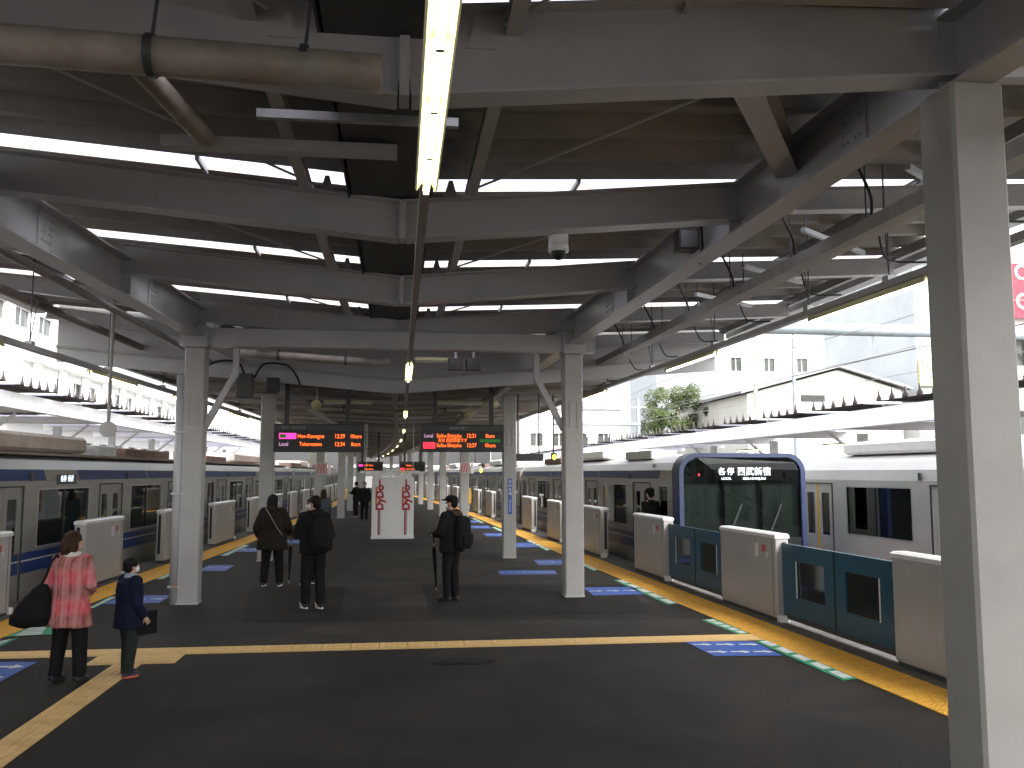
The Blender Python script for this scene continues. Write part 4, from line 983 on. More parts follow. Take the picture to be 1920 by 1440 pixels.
# ================================================================== NEIGHBOURING PLATFORMS
def side_platform(sx, xe, zroof, label, y0, y1, ov):
    t = thing('station_canopy', label, 'canopy')
    X = lambda a: sx * a
    def bx(m, a, b, *r): return m.box(min(X(a), X(b)), max(X(a), X(b)), *r)
    bx(MB(), xe + 0.35, xe + 0.6, y0, y1, zroof - 0.62, zroof - 0.16).build('edge_beam', 'canopy_white', t)
    PT = 0.62; n = int((y1 - y0) / PT); k = 0
    while k < n:
        y = y0 + k * PT
        if k % 6 == 5:
            bx(MB(), xe - ov, xe + 7.5, y, y + PT, zroof - 0.03, zroof - 0.02).build('skylight_panel', 'skylight', t); k += 1; continue
        c = min(5, n - k); m = MB(); v = []
        prof = []
        for j in range(c): q = y + j * PT; prof += [(q, 0), (q + 0.33, 0), (q + 0.40, 0.035), (q + 0.55, 0.035)]
        prof.append((y + c * PT, 0))
        for a, dz in prof: v += [(X(xe - ov), a, zroof + dz), (X(xe + 7.5), a, zroof + dz)]
        m.add(v, [(2 * i, 2 * i + 1, 2 * i + 3, 2 * i + 2) for i in range(len(prof) - 1)]); m.build('folded_sheet', 'canopy_brown', t)
        m = MB()
        for j in range(c):
            q = y + j * PT; m.prism([(q + 0.30, zroof + 0.036), (q + 0.60, zroof + 0.036), (q + 0.50, zroof + 0.14), (q + 0.455, zroof + 0.30), (q + 0.40, zroof + 0.14)], 'x', X(xe - ov - 0.006), X(xe - ov + 0.02))
        m.build('sheet_end_caps', 'canopy_brown', t, kind='stuff'); k += 5
    y = y0 + 3
    while y < y1:
        xc = xe + 4.0
        m = MB(); m.box(X(xc) - 0.14, X(xc) + 0.14, y - 0.14, y + 0.14, 0, zroof - 0.5); m.build('post', 'canopy_white', t)
        MB().ibeam((X(xe + 0.5), y, zroof - 0.22), (X(xe + 7.4), y, zroof - 0.22), 0.3, 0.16, 0.014).build('roof_arm', 'canopy_white', t)
        MB().bar((X(xc - 0.1), y, zroof - 1.4), (X(xc - 1.3), y, zroof - 0.4), 0.09, 0.09).build('brace', 'canopy_white', t)
        y += 7.5
    return t
def plat(name, xa, xb): MB().box(xa, xb, -20, 130, -1.2, 0.0).build(name, 'asphalt_light', kind='structure')
plat('far_platform', 12.75, 21.5); plat('far_platform', -19.0, -11.2)
side_platform(1, 12.2, 3.98, 'white edged canopy with toothed roof over the platform behind the silver train', 4, 88, -0.28)
side_platform(-1, 10.9, 4.62, 'white edged canopy with toothed brown roof beyond the striped train', 8, 80, 0.05)
for y in (16, 22, 28, 36, 46): tube_lamp('tube light under the canopy behind the silver train', 'lights of the platform behind the silver train', (14.6, y, 3.05), 0, n=2, tl=1.2, m='tube_far')
for y in (20, 24.5, 29, 34, 40, 47): tube_lamp('tube light low under the canopy beyond the striped train', 'lights of the platform beyond the striped train', (-12.6, y, 3.1), 0, n=2, tl=1.2, m='tube_far')
# clutter on the platform behind the silver train: signal cabin and equipment
eq = thing('equipment_cabin', 'pale equipment cabin standing under the canopy behind the silver train', 'cabin', loc=(16.2, 46, 0))
MB().box(-1.6, 1.6, -3, 3, 0, 2.7, 0.04).build('wall', 'canopy_white', eq); MB().box(-1.75, 1.75, -3.1, 3.1, 2.7, 2.85).build('roof', 'corrugated', eq); MB().box(-1.62, -1.6, -0.6, 0.4, 0.1, 2.1).build('door', 'building_grey', eq)

# ================================================================== BUILDINGS
def building(label, x0, x1, y0, y1, z1, m='building_white', face='y', wins=(), roofm=None, extra=None):
    t = thing('building', label, 'building', loc=(0, 0, 0))
    b = MB()
    if face == 'y': wall(b, x0, x1, -1.3, z1, [w[:4] for w in wins], y0, y0 + 0.35, 'x'); b.box(x0, x1, y0 + 0.35, y1, -1.3, z1 - 0.01)
    else:
        fx = x1 if x1 < 0 else x0; s = 1 if x1 < 0 else -1
        wall(b, y0, y1, -1.3, z1, [w[:4] for w in wins], min(fx, fx - s * 0.35), max(fx, fx - s * 0.35), 'y')
        b.box(x0 if x1 < 0 else x0 + 0.35, x1 - 0.35 if x1 < 0 else x1, y0, y1, -1.3, z1 - 0.01)
    b.build('wall', m, t)
    for a, c, e, f in [w[:4] for w in wins]:
        if face == 'y': q = MB().mat('window_dark').box(a, c, y0 + 0.2, y0 + 0.22, e, f); q.mat('canopy_white').box((a + c) / 2 - 0.03, (a + c) / 2 + 0.03, y0 + 0.16, y0 + 0.2, e, f)
        else:
            fx = x1 if x1 < 0 else x0; s = 1 if x1 < 0 else -1
            q = MB().mat('window_dark').box(min(fx - s * .2, fx - s * .22), max(fx - s * .2, fx - s * .22), a, c, e, f); q.mat('canopy_white').box(min(fx - s * .16, fx - s * .2), max(fx - s * .16, fx - s * .2), (a + c) / 2 - 0.04, (a + c) / 2 + 0.04, e, f)
        q.build('window', None, t)
    MB().box(x0 - 0.25, x1 + 0.25, y0 - 0.25, y1 + 0.25, z1, z1 + 0.35).build('parapet', roofm or m, t)
    return t
W = [(34.9 + 3.7 * i, 36.1 + 3.7 * i, 12.9, 14.35) for i in range(3)] + [(34.9 + 3.7 * i, 36.1 + 3.7 * i, 19, 20.4) for i in range(6)] + [(46.0 + 3.7 * i, 47.2 + 3.7 * i, 12.9, 14.35) for i in range(4)]
building('tall white building with three small dark windows behind the gabled house', 33.2, 66, 90, 112, 30, wins=W)
gh = thing('house', 'cream gabled hall with grey roof below the tall white building', 'house')
m = MB(); m.prism([(24.4, -1.3), (36.1, -1.3), (36.1, 8.1), (31.25, 9.5), (24.4, 7.7)], 'y', 60, 76); m.build('wall', 'building_cream', gh)
for a, b in (((23.8, 7.66), (31.25, 9.66)), ((31.25, 9.66), (36.8, 8.1))):
    MB().add([(a[0], 59.6, a[1]), (b[0], 59.6, b[1]), (b[0], 76.4, b[1]), (a[0], 76.4, a[1]), (a[0], 59.6, a[1] + 0.2), (b[0], 59.6, b[1] + 0.2), (b[0], 76.4, b[1] + 0.2), (a[0], 76.4, a[1] + 0.2)], [(0, 1, 2, 3), (7, 6, 5, 4), (0, 4, 5, 1), (1, 5, 6, 2), (2, 6, 7, 3), (3, 7, 4, 0)]).build('roof', 'roof_tile', gh)
MB().box(28.4, 30.2, 59.93, 59.98, 7.2, 7.65).build('window', 'window_dark', gh)
building('pale grey tower with a yellow lower sign beside the big white column', 37.4, 46, 60, 74, 17.5, 'building_grey', wins=[(38.6 + 1.6 * i, 39.6 + 1.6 * i, z, z + 1.4) for i in range(4) for z in (9.5, 13)])
ys_ = thing('sign_board', 'yellow signboard on the pale grey tower', 'sign'); MB().box(37.45, 39.6, 59.75, 59.95, 8.4, 10.4).build('panel', 'sign_yellow', ys_); MB().box(37.45, 39.6, 59.70, 59.74, 9.1, 9.25).build('line', 'canopy_white', ys_)
rb = building('white block carrying the red billboard behind the big white column', 29.0, 44, 41, 44.5, 15, 'building_white', wins=[(30 + 3 * i, 31.6 + 3 * i, z, z + 1.5) for i in range(4) for z in (4, 7.5)])
rs = thing('billboard', 'red billboard with white lettering on the white block', 'sign', loc=(0, 40.7, 0))
MB().box(29.6, 37.0, -0.1, 0.1, 9.9, 12.7).build('panel', 'sign_red', rs); MB().box(29.6, 37.0, -0.12, -0.1, 10.75, 10.85).build('line', 'stripe_red', rs)
m = MB()
for cz in (12.25, 10.75):
    for i in range(14):
        a = 2 * math.pi * i / 14; b = 2 * math.pi * (i + 1) / 14; c0_, r1, r2 = 31.25, 0.42, 0.28
        m.add([(c0_ + r1 * math.cos(a), -0.125, cz + r1 * math.sin(a)), (c0_ + r1 * math.cos(b), -0.125, cz + r1 * math.sin(b)), (c0_ + r2 * math.cos(b), -0.125, cz + r2 * math.sin(b)), (c0_ + r2 * math.cos(a), -0.125, cz + r2 * math.sin(a))], [(0, 1, 2, 3)])
m.build('lettering', 'canopy_white', rs, kind='stuff')
building('low white hall with grey roof seen past the far edge lights', 13.0, 24, 95, 110, 9.0, wins=[(14 + 2.5 * i, 15.4 + 2.5 * i, 5, 6.4) for i in range(4)], roofm='roof_tile')
building('distant white block beyond the end of the blue fronted train', 6, 12.5, 122, 140, 12, wins=[(7 + 2 * i, 8.2 + 2 * i, z, z + 1.3) for i in range(3) for z in (4, 8)])
wl_ = [(50 + 3.4 * i, 52.2 + 3.4 * i, 10.6, 11.7) for i in range(14)] + [(60 + 3.0 * i, 61.8 + 3.0 * i, 6.9, 8.2) for i in range(10)] + [(58 + 3.6 * i, 60.2 + 3.6 * i, 2.5, 4.2) for i in range(10)]
lb = building('long white building with rows of windows beyond the striped train', -40, -22, 44, 100, 14.5, 'building_white', 'x', wl_)
MB().box(-22.0, -21.4, 54.5, 92, 8.7, 10.1).build('blue_grey_band', 'building_grey', lb)
MB().box(-22.0, -20.6, 52, 98, 5.4, 5.9).build('balcony_slab', 'building_cream', lb)
for i in range(9): MB().box(-21.95, -21.6, 56 + 4.2 * i, 56.5 + 4.2 * i, 5.9, 8.7).build('pilaster', 'building_white', lb)
building('grey ribbed block past the end of the long white building', -34, -16, 104, 118, 11, 'corrugated', wins=[(-32 + 3 * i, -30.4 + 3 * i, 5, 6.5) for i in range(5)])
building('pale block far behind the lower canopy', -60, -36, 120, 140, 20, 'building_white', wins=[(-58 + 3 * i, -56.4 + 3 * i, z, z + 1.5) for i in range(7) for z in (6, 11, 15)])
for i, (xa, xb, y, z) in enumerate(((68, 95, 70, 24), (70, 90, 30, 20), (60, 85, 8, 18), (96, 125, 110, 30), (40, 62, 135, 26))):
    building(['cream apartment block beside the tall white building', 'grey office block beyond the platform behind the silver train', 'white shop block level with the big white column', 'tall far block behind the cream apartments', 'pale office behind the gabled hall'][i], xa, xb, y, y + 16, z, ['building_cream', 'building_grey', 'building_white', 'building_white', 'building_grey'][i], wins=[(xa + 1.5 + 3.2 * k, xa + 3.3 + 3.2 * k, zz, zz + 1.6) for k in range(7) for zz in (5, 9, 13)])
for i, (xa, xb, y0, y1, z) in enumerate(((-48, -30, 8, 40, 16), (-46, -26, -25, 4, 12))):
    building(['cream block before the long white building', 'white block level with the rear of the striped train'][i], xa, xb, y0, y1, z, ['building_cream', 'building_white'][i], 'x', [(y0 + 1.5 + 3.2 * k, y0 + 3.3 + 3.2 * k, zz, zz + 1.6) for k in range(8) for zz in (4, 8)])
# gantries, poles, wires
def gantry(label, x0, x1, y, z, r, legs, m='gantry'):
    t = thing('overhead_gantry', label, 'gantry')
    MB().tube([(x0, y, z), (x1, y, z)], r, 14).build('cross_pipe', m, t, smooth=True)
    for lx in legs: MB().tube([(lx, y, -1.2), (lx, y, z)], r * 0.7, 12).build('mast', m, t, smooth=True)
    for lx in legs: MB().bar((lx - 1.2, y, z - 0.1), (lx, y, z - 1.5), 0.12, 0.12).build('brace', m, t)
    for k in range(4): xx = x0 + (x1 - x0) * (k + 0.5) / 4; MB().tube([(xx, y, z), (xx, y, z - 0.9)], 0.05, 8).build('dropper', m, t)
    return t
gantry('thick grey pipe gantry crossing in front of the gabled hall', 16.6, 33, 40, 9.0, 0.3, (32.8,))
gantry('thin blue grey gantry beside the tree', 10.5, 16.6, 60, 5.45, 0.12, (16.5,), 'pole_blue')
for (x, y, z, lab) in ((16.6, 60.6, 7.3, 'blue grey mast standing beside the tree'), (24.2, 58, 12, 'reddish pole left of the tall white building'), (27.0, 58, 11.4, 'slim grey pole before the white building windows'), (17.0, 26, 6.2, 'short grey pole on the toothed canopy side')):
    t = thing('utility_pole', lab, 'pole', loc=(x, y, -1.2)); MB().tube([(0, 0, 0), (0, 0, z + 1.2)], [0.16, 0.11], 10).build('shaft', 'pole_pink' if 'reddish' in lab else 'pole_blue', t); MB().bar((-0.6, 0, z + 0.6), (0.6, 0, z + 0.6), 0.08, 0.1).build('cross_arm', 'galv', t)
def wire(pts, lab, r=0.008, nm='overhead_wire'):
    m = MB()
    for a, b in zip(pts, pts[1:]): m.tube([a, b], r, 5, False)
    m.build(nm, 'pipe_grey', label=lab, cat='wire')
wire([(yR(y) + 2.55, y, 3.9) for y in range(-10, 111, 10)], 'contact wire above the blue fronted train')
wire([(yR(y) + 6.25, y, 4.25) for y in range(-10, 111, 10)], 'contact wire above the silver train')
wire([(yR(y) + 6.4, y, 5.1 + 0.3 * math.cos(y / 6.4)) for y in range(-10, 111, 5)], 'sagging carrier wire above the silver train')
wire([(yL(y) - 2.55, y, 3.9) for y in range(-10, 111, 10)], 'contact wire above the striped train')
wire([(11.8, y, 6.0 + 0.25 * math.cos(y / 6)) for y in range(-5, 100, 5)], 'feeder wire above the toothed canopy', 0.012)
wire([(-9.9, y, 5.3 + 0.15 * math.cos(y / 5)) for y in range(0, 100, 5)], 'feeder wire above the striped train roof', 0.01)

# ================================================================== TREE
def tree(label, x, y, zc, rx, rz, seed, nleaf=16000):
    rnd = random.Random(seed); t = thing('tree', label, 'tree', loc=(x, y, -1.2)); H = zc + 1.2
    m = MB(); m.tube([(0, 0, 0), (0.1, 0, H * 0.3), (0, 0.1, H * 0.65), (0.1, 0, H + rz * 0.5)], [0.34, 0.27, 0.2, 0.06], 10)
    for k in range(9):
        a = rnd.uniform(0, 6.28); z = H * rnd.uniform(0.45, 0.95); e = Vector((math.cos(a) * rx * 0.75, math.sin(a) * rx * 0.75, z + rz * rnd.uniform(0.1, 0.6)))
        m.tube([(0, 0, z), e * 0.5 + Vector((0, 0, z * 0.45)), e], [0.11, 0.07, 0.02], 6)
    m.build('trunk', 'bark', t)
    clumps = []
    for k in range(46):
        a = rnd.uniform(0, 6.28); r = math.sqrt(rnd.random()); zz = rnd.uniform(-0.75, 1.0); w = math.sqrt(max(0.05, 1 - (zz * 0.85) ** 2))
        clumps.append((Vector((math.cos(a) * r * rx * w, math.sin(a) * r * rx * w, H + zz * rz)), rnd.uniform(0.45, 0.85)))
    for mm, part in (('leaf', 0), ('leaf_dark', 1)):
        v = []; f = []
        for i in range(nleaf // 2):
            c, cr = clumps[rnd.randrange(46)]
            d = Vector((rnd.gauss(0, 1), rnd.gauss(0, 1), rnd.gauss(0, 1))).normalized() * cr * rnd.uniform(0.5, 1.0); p = c + d; s = rnd.uniform(0.06, 0.12)
            u = Vector((rnd.gauss(0, 1), rnd.gauss(0, 1), rnd.gauss(0, 1))).normalized(); w = u.orthogonal().normalized(); k = len(v)
            v += [p - u * s, p + w * s * 0.5, p + u * s, p - w * s * 0.5]; f.append((k, k + 1, k + 2, k + 3))
        MB().add(v, f).build('crown', mm, t, kind='stuff')
tree('bushy green tree rising behind the toothed canopy', 22.3, 70, 6.4, 3.0, 2.35, 3)

# ================================================================== PEOPLE
def remesh(mb, voxel, smooth_it=4, disp=0.0, dscale=8.0, seed=0.0):
    me = mb.mesh('tmp'); o = bpy.data.objects.new('tmp', me); C.objects.link(o)
    r = o.modifiers.new('r', 'REMESH'); r.mode = 'VOXEL'; r.voxel_size = voxel; r.use_smooth_shade = True
    if smooth_it: s = o.modifiers.new('s', 'SMOOTH'); s.factor = 0.5; s.iterations = smooth_it
    dg = bpy.context.evaluated_depsgraph_get(); out = bpy.data.meshes.new_from_object(o.evaluated_get(dg)); bpy.data.objects.remove(o); bpy.data.meshes.remove(me)
    if disp:
        ns = [v.normal.copy() for v in out.vertices]
        for v, n in zip(out.vertices, ns):
            p = v.co; k = noise.noise(Vector((p.x * dscale, p.y * dscale, p.z * dscale * 0.55 + seed))) + 0.5 * noise.noise(Vector((p.x * dscale * 2.3, p.y * dscale * 2.3, p.z * dscale * 1.6 + seed + 9)))
            v.co = p + n * (k * disp)
    out.materials.clear(); out.polygons.foreach_set('use_smooth', [True] * len(out.polygons)); return out
def put(name, me, m, parent):
    me.materials.append(MATS[m]); o = bpy.data.objects.new(name, me); C.objects.link(o); o.parent = parent; return o
def hand(mb, wrist, d, palm_n, side, s=1.0, curl=0.5):
    d = Vector(d).normalized(); n = Vector(palm_n); n = (n - d * n.dot(d)).normalized(); w = d.cross(n) * side
    wrist = Vector(wrist); c = wrist + d * 0.045 * s
    M = Matrix((w, d, n)).transposed()
    mb.ell(c, (0.040 * s, 0.052 * s, 0.017 * s), 10, 7, M)
    for i, (off, ln) in enumerate(((-0.030, 0.072), (-0.010, 0.080), (0.010, 0.075), (0.029, 0.060))):
        b = wrist + d * 0.085 * s + w * off * s; k1 = b + (d * math.cos(curl * .6) + n * math.sin(curl * .6)) * ln * 0.5 * s; k2 = k1 + (d * math.cos(curl * 1.7) + n * math.sin(curl * 1.7)) * ln * 0.5 * s
        mb.tube([b - d * 0.02 * s, b, k1, k2], [0.0095 * s, 0.0095 * s, 0.0085 * s, 0.0065 * s], 6)
    b = wrist + d * 0.03 * s - w * 0.034 * s; mb.tube([b, b + (d * 0.7 - w * 0.7 + n * 0.2) * 0.035 * s, b + (d * 1.3 - w * 0.75 + n * 0.5) * 0.048 * s], [0.012 * s, 0.0105 * s, 0.008 * s], 6)
def person(label, loc, rz, h, coat, trousers, shoe, hair='short', hairm='hair_black', arms=None, hem=0.85, cw=1.0, hemw=None, stance=0.10, step=0.0, turn=0.0, sole='sole_white', legw=1.0, mask=False, vox=0.009, hood=False, collar=None, cap=False, bare_hands=True):
    s = h / 1.72; t = thing('person', label, 'person', loc=(loc[0], loc[1], 0.004), rz=rz)
    arms = arms or {}
    V3 = lambda p: Vector(p) * s
    feet = {-1: V3((-stance, step, 0.085)), 1: V3((stance, -step, 0.085))}
    Rt = Matrix.Rotation(turn, 3, 'Z'); hc = V3((0, 0.015, 1.595))
    b = MB()
    b.ell(V3((0, 0, 0.95)), (0.150 * s, 0.105 * s, 0.13 * s)); b.ell(V3((0, 0, 1.10)), (0.128 * s, 0.092 * s, 0.17 * s)); b.ell(V3((0, 0, 1.28)), (0.155 * s, 0.105 * s, 0.17 * s))
    b.tube([V3((-0.155, 0, 1.39)), V3((0, -0.005, 1.42)), V3((0.155, 0, 1.39))], [0.05 * s, 0.06 * s, 0.05 * s], 10)
    b.tube([V3((0, -0.01, 1.38)), V3((0, 0.0, 1.46)), V3((0, 0.01, 1.54))], [0.065 * s, 0.053 * s, 0.05 * s], 10)
    def hp(x, y, z): return hc + Rt @ (Vector((x, y, z)) * s)
    Mr = Rt
    b.ell(hp(0, -0.008, 0.02), (0.073 * s, 0.092 * s, 0.095 * s), 16, 12, Mr); b.ell(hp(0, 0.022, -0.045), (0.054 * s, 0.066 * s, 0.065 * s), 14, 10, Mr)
    b.ell(hp(0, 0.098, -0.012), (0.012 * s, 0.018 * s, 0.022 * s), 8, 6, Mr)                       # nose
    b.ell(hp(0, 0.084, -0.055), (0.022 * s, 0.010 * s, 0.009 * s), 8, 6, Mr)                       # mouth
    for e in (-1, 1):
        b.ell(hp(e * 0.075, -0.005, -0.005), (0.011 * s, 0.020 * s, 0.032 * s), 8, 6, Mr)          # ear
        b.ell(hp(e * 0.03, 0.080, 0.022), (0.017 * s, 0.010 * s, 0.010 * s), 8, 6, Mr)             # brow and eye
    sl = MB()
    for e, k in ((-1, 'L'), (1, 'R')):
        sh = V3((e * 0.165, 0, 1.385)); el, ha = arms.get(k, ((e * 0.225, -0.02, 1.10), (e * 0.235, 0.06, 0.86))); el, ha = V3(el), V3(ha)
        b.tube([sh, sh.lerp(el, 0.5), el, el.lerp(ha, 0.5), ha], [0.048 * s, 0.044 * s, 0.036 * s, 0.034 * s, 0.026 * s], 10)
        sl.tube([sh, sh.lerp(el, 0.5), el, el.lerp(ha, 0.55), ha - (ha - el).normalized() * 0.01], [0.076 * s * cw, 0.070 * s * cw, 0.060 * s * cw, 0.055 * s * cw, 0.047 * s * cw], 12)
        sl.ell(sh, (0.080 * s * cw, 0.080 * s * cw, 0.072 * s * cw), 10, 8)
        d = (ha - el).normalized(); hand(b, ha, d, (-e, 0.2, 0) if abs(d.z) > 0.6 else (0, 0, -1), e, s, 0.55)
        hip = V3((e * 0.085, 0, 0.92)); an = feet[e]; kn = hip.lerp(an, 0.5) + V3((e * 0.008, 0.025, 0))
        b.tube([hip, hip.lerp(kn, 0.5), kn, kn.lerp(an, 0.4), an], [0.085 * s, 0.072 * s, 0.052 * s, 0.050 * s, 0.036 * s], 10)
        b.tube([an + V3((0, -0.05, -0.045)), an + V3((0, 0.06, -0.045)), an + V3((0, 0.13, -0.055))], [0.034 * s, 0.036 * s, 0.022 * s], 8)
    put('body', remesh(b, vox if vox > 0.008 else 0.0075, 3), 'skin', t)
    # trousers: two legs and a seat
    tr = MB(); tr.ell(V3((0, 0, 0.93)), (0.165 * s, 0.125 * s, 0.13 * s))
    for e in (-1, 1):
        hip = V3((e * 0.085, 0, 0.90)); an = feet[e] + V3((0, 0, 0.0)); kn = hip.lerp(an, 0.5) + V3((e * 0.008, 0.025, 0))
        tr.tube([hip, hip.lerp(kn, 0.5), kn, kn.lerp(an, 0.5), an + V3((0, 0, -0.02))], [0.10 * s, 0.092 * s * legw, 0.075 * s * legw, 0.070 * s * legw, 0.064 * s * legw], 12)
    put('trousers', remesh(tr, vox, 4, 0.006 * s, 9, 3.0), trousers, t)
    # shoes with soles
    for e in (-1, 1):
        an = feet[e]; z = 0.03 * s; m = MB()
        m.tube([an + V3((0, -0.075, -0.045)), an + V3((0, 0.0, -0.03)), an + V3((0, 0.09, -0.042)), an + V3((0, 0.165, -0.055))], [0.036 * s, 0.047 * s, 0.043 * s, 0.024 * s], 10); m.tube([an + V3((0, -0.02, -0.03)), an + V3((0, -0.015, 0.03))], [0.046 * s, 0.04 * s], 10)
        o = put('shoe', remesh(m, vox, 3), shoe, t)
        so = MB(); pts = []
        for i in range(16):
            a = 2 * math.pi * i / 16; y = math.sin(a); pts.append((an.x + (0.043 + 0.004 * y) * s * math.cos(a), an.y + (0.045 + 0.125 * y) * s))
        so.prism(pts, 'z', 0.0, 0.028 * s); so.build('sole', sole, o)
    # coat
    hemw = hemw or 0.20; hz = hem
    c = MB(); c.loft([(hz * s, hemw * s * cw, 0.155 * s * cw, 0, 0), ((hz + 0.03) * s, (hemw + 0.004) * s * cw, 0.158 * s * cw, 0, 0), ((hz + 1.05) / 2 * s, (hemw * 0.5 + 0.094) * s * cw, 0.148 * s * cw, 0, 0), (1.05 * s, 0.180 * s * cw, 0.138 * s * cw, 0, 0), (1.25 * s, 0.188 * s * cw, 0.142 * s * cw, 0, -0.005 * s), (1.36 * s, 0.180 * s * cw, 0.125 * s * cw, 0, -0.01 * s), (1.42 * s, 0.125 * s, 0.095 * s, 0, -0.01 * s), (1.47 * s, 0.075 * s, 0.07 * s, 0, 0)], 24)
    k0 = len(c.v); c.v += sl.v; c.f += [[i + k0 for i in f] for f in sl.f]; c.m += [0] * len(sl.f)
    if hood: c.ell(V3((0, -0.10, 1.44)), (0.13 * s, 0.085 * s, 0.085 * s))
    put('coat', remesh(c, vox, 4, 0.010 * s, 8, loc[0] * 3), coat, t)
    if collar:
        m = MB(); n = 20; m.loft([(1.43 * s, 0.105 * s, 0.10 * s, 0, 0), (1.49 * s, 0.092 * s, 0.088 * s, 0, 0.005 * s)], n); put('collar', remesh(m, vox, 2, 0.004), collar, t)
    # hair
    m = MB(); Mh = Rt
    if hair == 'bowl':
        m.ell(hp(0, -0.022, 0.045), (0.100 * s, 0.110 * s, 0.098 * s), 16, 11, Mh); m.ell(hp(0, -0.05, -0.015), (0.092 * s, 0.075 * s, 0.085 * s), 14, 9, Mh)
    elif hair in ('short', 'cap'):
        m.ell(hp(0, -0.022, 0.042), (0.087 * s, 0.098 * s, 0.090 * s), 16, 11, Mh); m.ell(hp(0, -0.055, -0.01), (0.076 * s, 0.06 * s, 0.075 * s), 14, 9, Mh)
    else:
        L = {'bob': 0.10, 'long': 0.24}[hair]
        m.ell(hp(0, -0.020, 0.040), (0.095 * s, 0.104 * s, 0.094 * s), 16, 11, Mh)
        m.tube([hp(0, -0.045, 0.02), hp(0, -0.055, -0.05), hp(0, -0.06, -0.05 - L)], [0.088 * s, 0.092 * s, 0.07 * s], 14)
        for e in (-1, 1): m.tube([hp(e * 0.07, 0.0, 0.03), hp(e * 0.082, 0.0, -0.05), hp(e * 0.07, -0.02, -0.04 - L * 0.9)], [0.03 * s, 0.032 * s, 0.022 * s], 8)
    put('hair', remesh(m, vox, 2, 0.007 * s, 26, 1.0), hairm, t)
    if cap:
        m = MB(); m.ell(hp(0, -0.01, 0.075), (0.098 * s, 0.112 * s, 0.062 * s), 16, 10, Mh); m.ell(hp(0, 0.11, 0.055), (0.075 * s, 0.07 * s, 0.014 * s), 14, 6, Mh); put('cap', remesh(m, vox, 3), 'cloth_black', t)
    if mask:
        m = MB(); m.ell(hp(0, 0.066, -0.045), (0.058 * s, 0.042 * s, 0.048 * s), 14, 9, Mh); m.build('face_mask', 'mask_white', t, True)
    return t
def umbrella(label, top, bottom, m='cloth_black', r=0.034, hook=(0, 0.06)):
    top, bottom = Vector(top), Vector(bottom); d = bottom - top; t = thing('umbrella', label, 'umbrella', loc=(bottom.x, bottom.y, 0))
    o = Vector((bottom.x, bottom.y, 0)); T, B = top - o, bottom - o
    mb = MB(); mb.tube([T.lerp(B, 0.2), T.lerp(B, 0.26), T.lerp(B, 0.5), T.lerp(B, 0.92), T.lerp(B, 0.94)], [r * 0.5, r, r * 0.9, r * 0.4, r * 0.25], 10); mb.build('canopy', m, t, True)
    MB().tube([T.lerp(B, 0.0), B], 0.006, 6).build('shaft', 'galv', t)
    hx, hy = hook; q = T
    MB().tube([T.lerp(B, 0.14), T, q + Vector((hx * 0.3, hy * 0.3, 0.045)), q + Vector((hx * 0.8, hy * 0.8, 0.045)), q + Vector((hx, hy, 0.0)), q + Vector((hx, hy, -0.035))], 0.012, 8).build('handle', 'black', t, True)
    return t
def backpack(label, loc, rz, w=0.34, h=0.50, d=0.18, z=0.92, m='cloth_black'):
    t = thing('backpack', label, 'backpack', loc=(loc[0], loc[1], 0), rz=rz)
    b = MB(); b.loft([(z, w * 0.44, d * 0.45, 0, -d / 2), (z + 0.05, w / 2, d / 2, 0, -d / 2), (z + h * 0.6, w / 2, d / 2, 0, -d / 2), (z + h * 0.9, w * 0.43, d * 0.42, 0, -d / 2), (z + h, w * 0.25, d * 0.2, 0, -d * 0.4)], 24, 3.2)
    put('bag', remesh(b, 0.012, 3, 0.008, 9), m, t)
    p = MB(); p.loft([(z + 0.06, w * 0.38, 0.04, 0, -d - 0.005), (z + h * 0.45, w * 0.38, 0.045, 0, -d - 0.005)], 20, 3.5); put('pocket', remesh(p, 0.01, 3), m, t)
    for e in (-1, 1): MB().tube([(e * 0.10, 0.0, z + h - 0.02), (e * 0.125, 0.07, z + h + 0.06), (e * 0.13, 0.20, z + h - 0.03), (e * 0.15, 0.20, z + h * 0.4), (e * 0.17, 0.02, z + 0.08)], 0.018, 8).build('strap', m, t, True)
    return t
woman = person('person in red plaid coat and wide black trousers, back turned, with shoulder bag', (-3.3, 9.66), R(-16), 1.50, 'plaid_red', 'cloth_black', 'shoe_dark', 'bob', 'hair_brown',
       {'L': ((-0.24, -0.05, 1.12), (-0.22, 0.08, 0.92)), 'R': ((0.255, 0.0, 1.10), (0.12, 0.20, 1.02))}, hem=0.63, cw=1.12, hemw=0.238, stance=0.155, turn=R(-38), legw=1.15, sole='black', vox=0.009, collar='cloth_white')
bag = thing('shoulder_bag', 'large slouching black shoulder bag hanging at the side of the plaid coat', 'bag', loc=(-3.62, 9.62, 0), rz=R(-10))
m = MB(); m.loft([(0.555, 0.05, 0.05, -0.09, 0), (0.58, 0.19, 0.09, -0.06, 0), (0.66, 0.215, 0.11, -0.04, 0), (0.80, 0.16, 0.09, 0.0, 0), (0.93, 0.085, 0.06, 0.05, 0), (0.98, 0.04, 0.03, 0.07, 0)], 22, 2.4); put('sack', remesh(m, 0.01, 3, 0.012, 9), 'cloth_black', bag)
for dy in (-0.03, 0.05): MB().tube([(0.05, dy, 0.94), (0.12, dy, 1.08), (0.175, dy * 1.5, 1.22), (0.19, 0.02, 1.275)], 0.012, 8).build('strap', 'cloth_black', bag, True)
umbrella('closed blue umbrella held upright in front of the plaid coat wearer', (-3.235, 9.95, 0.86), (-3.235, 9.86, 0.03), 'umbrella_blue', 0.03)
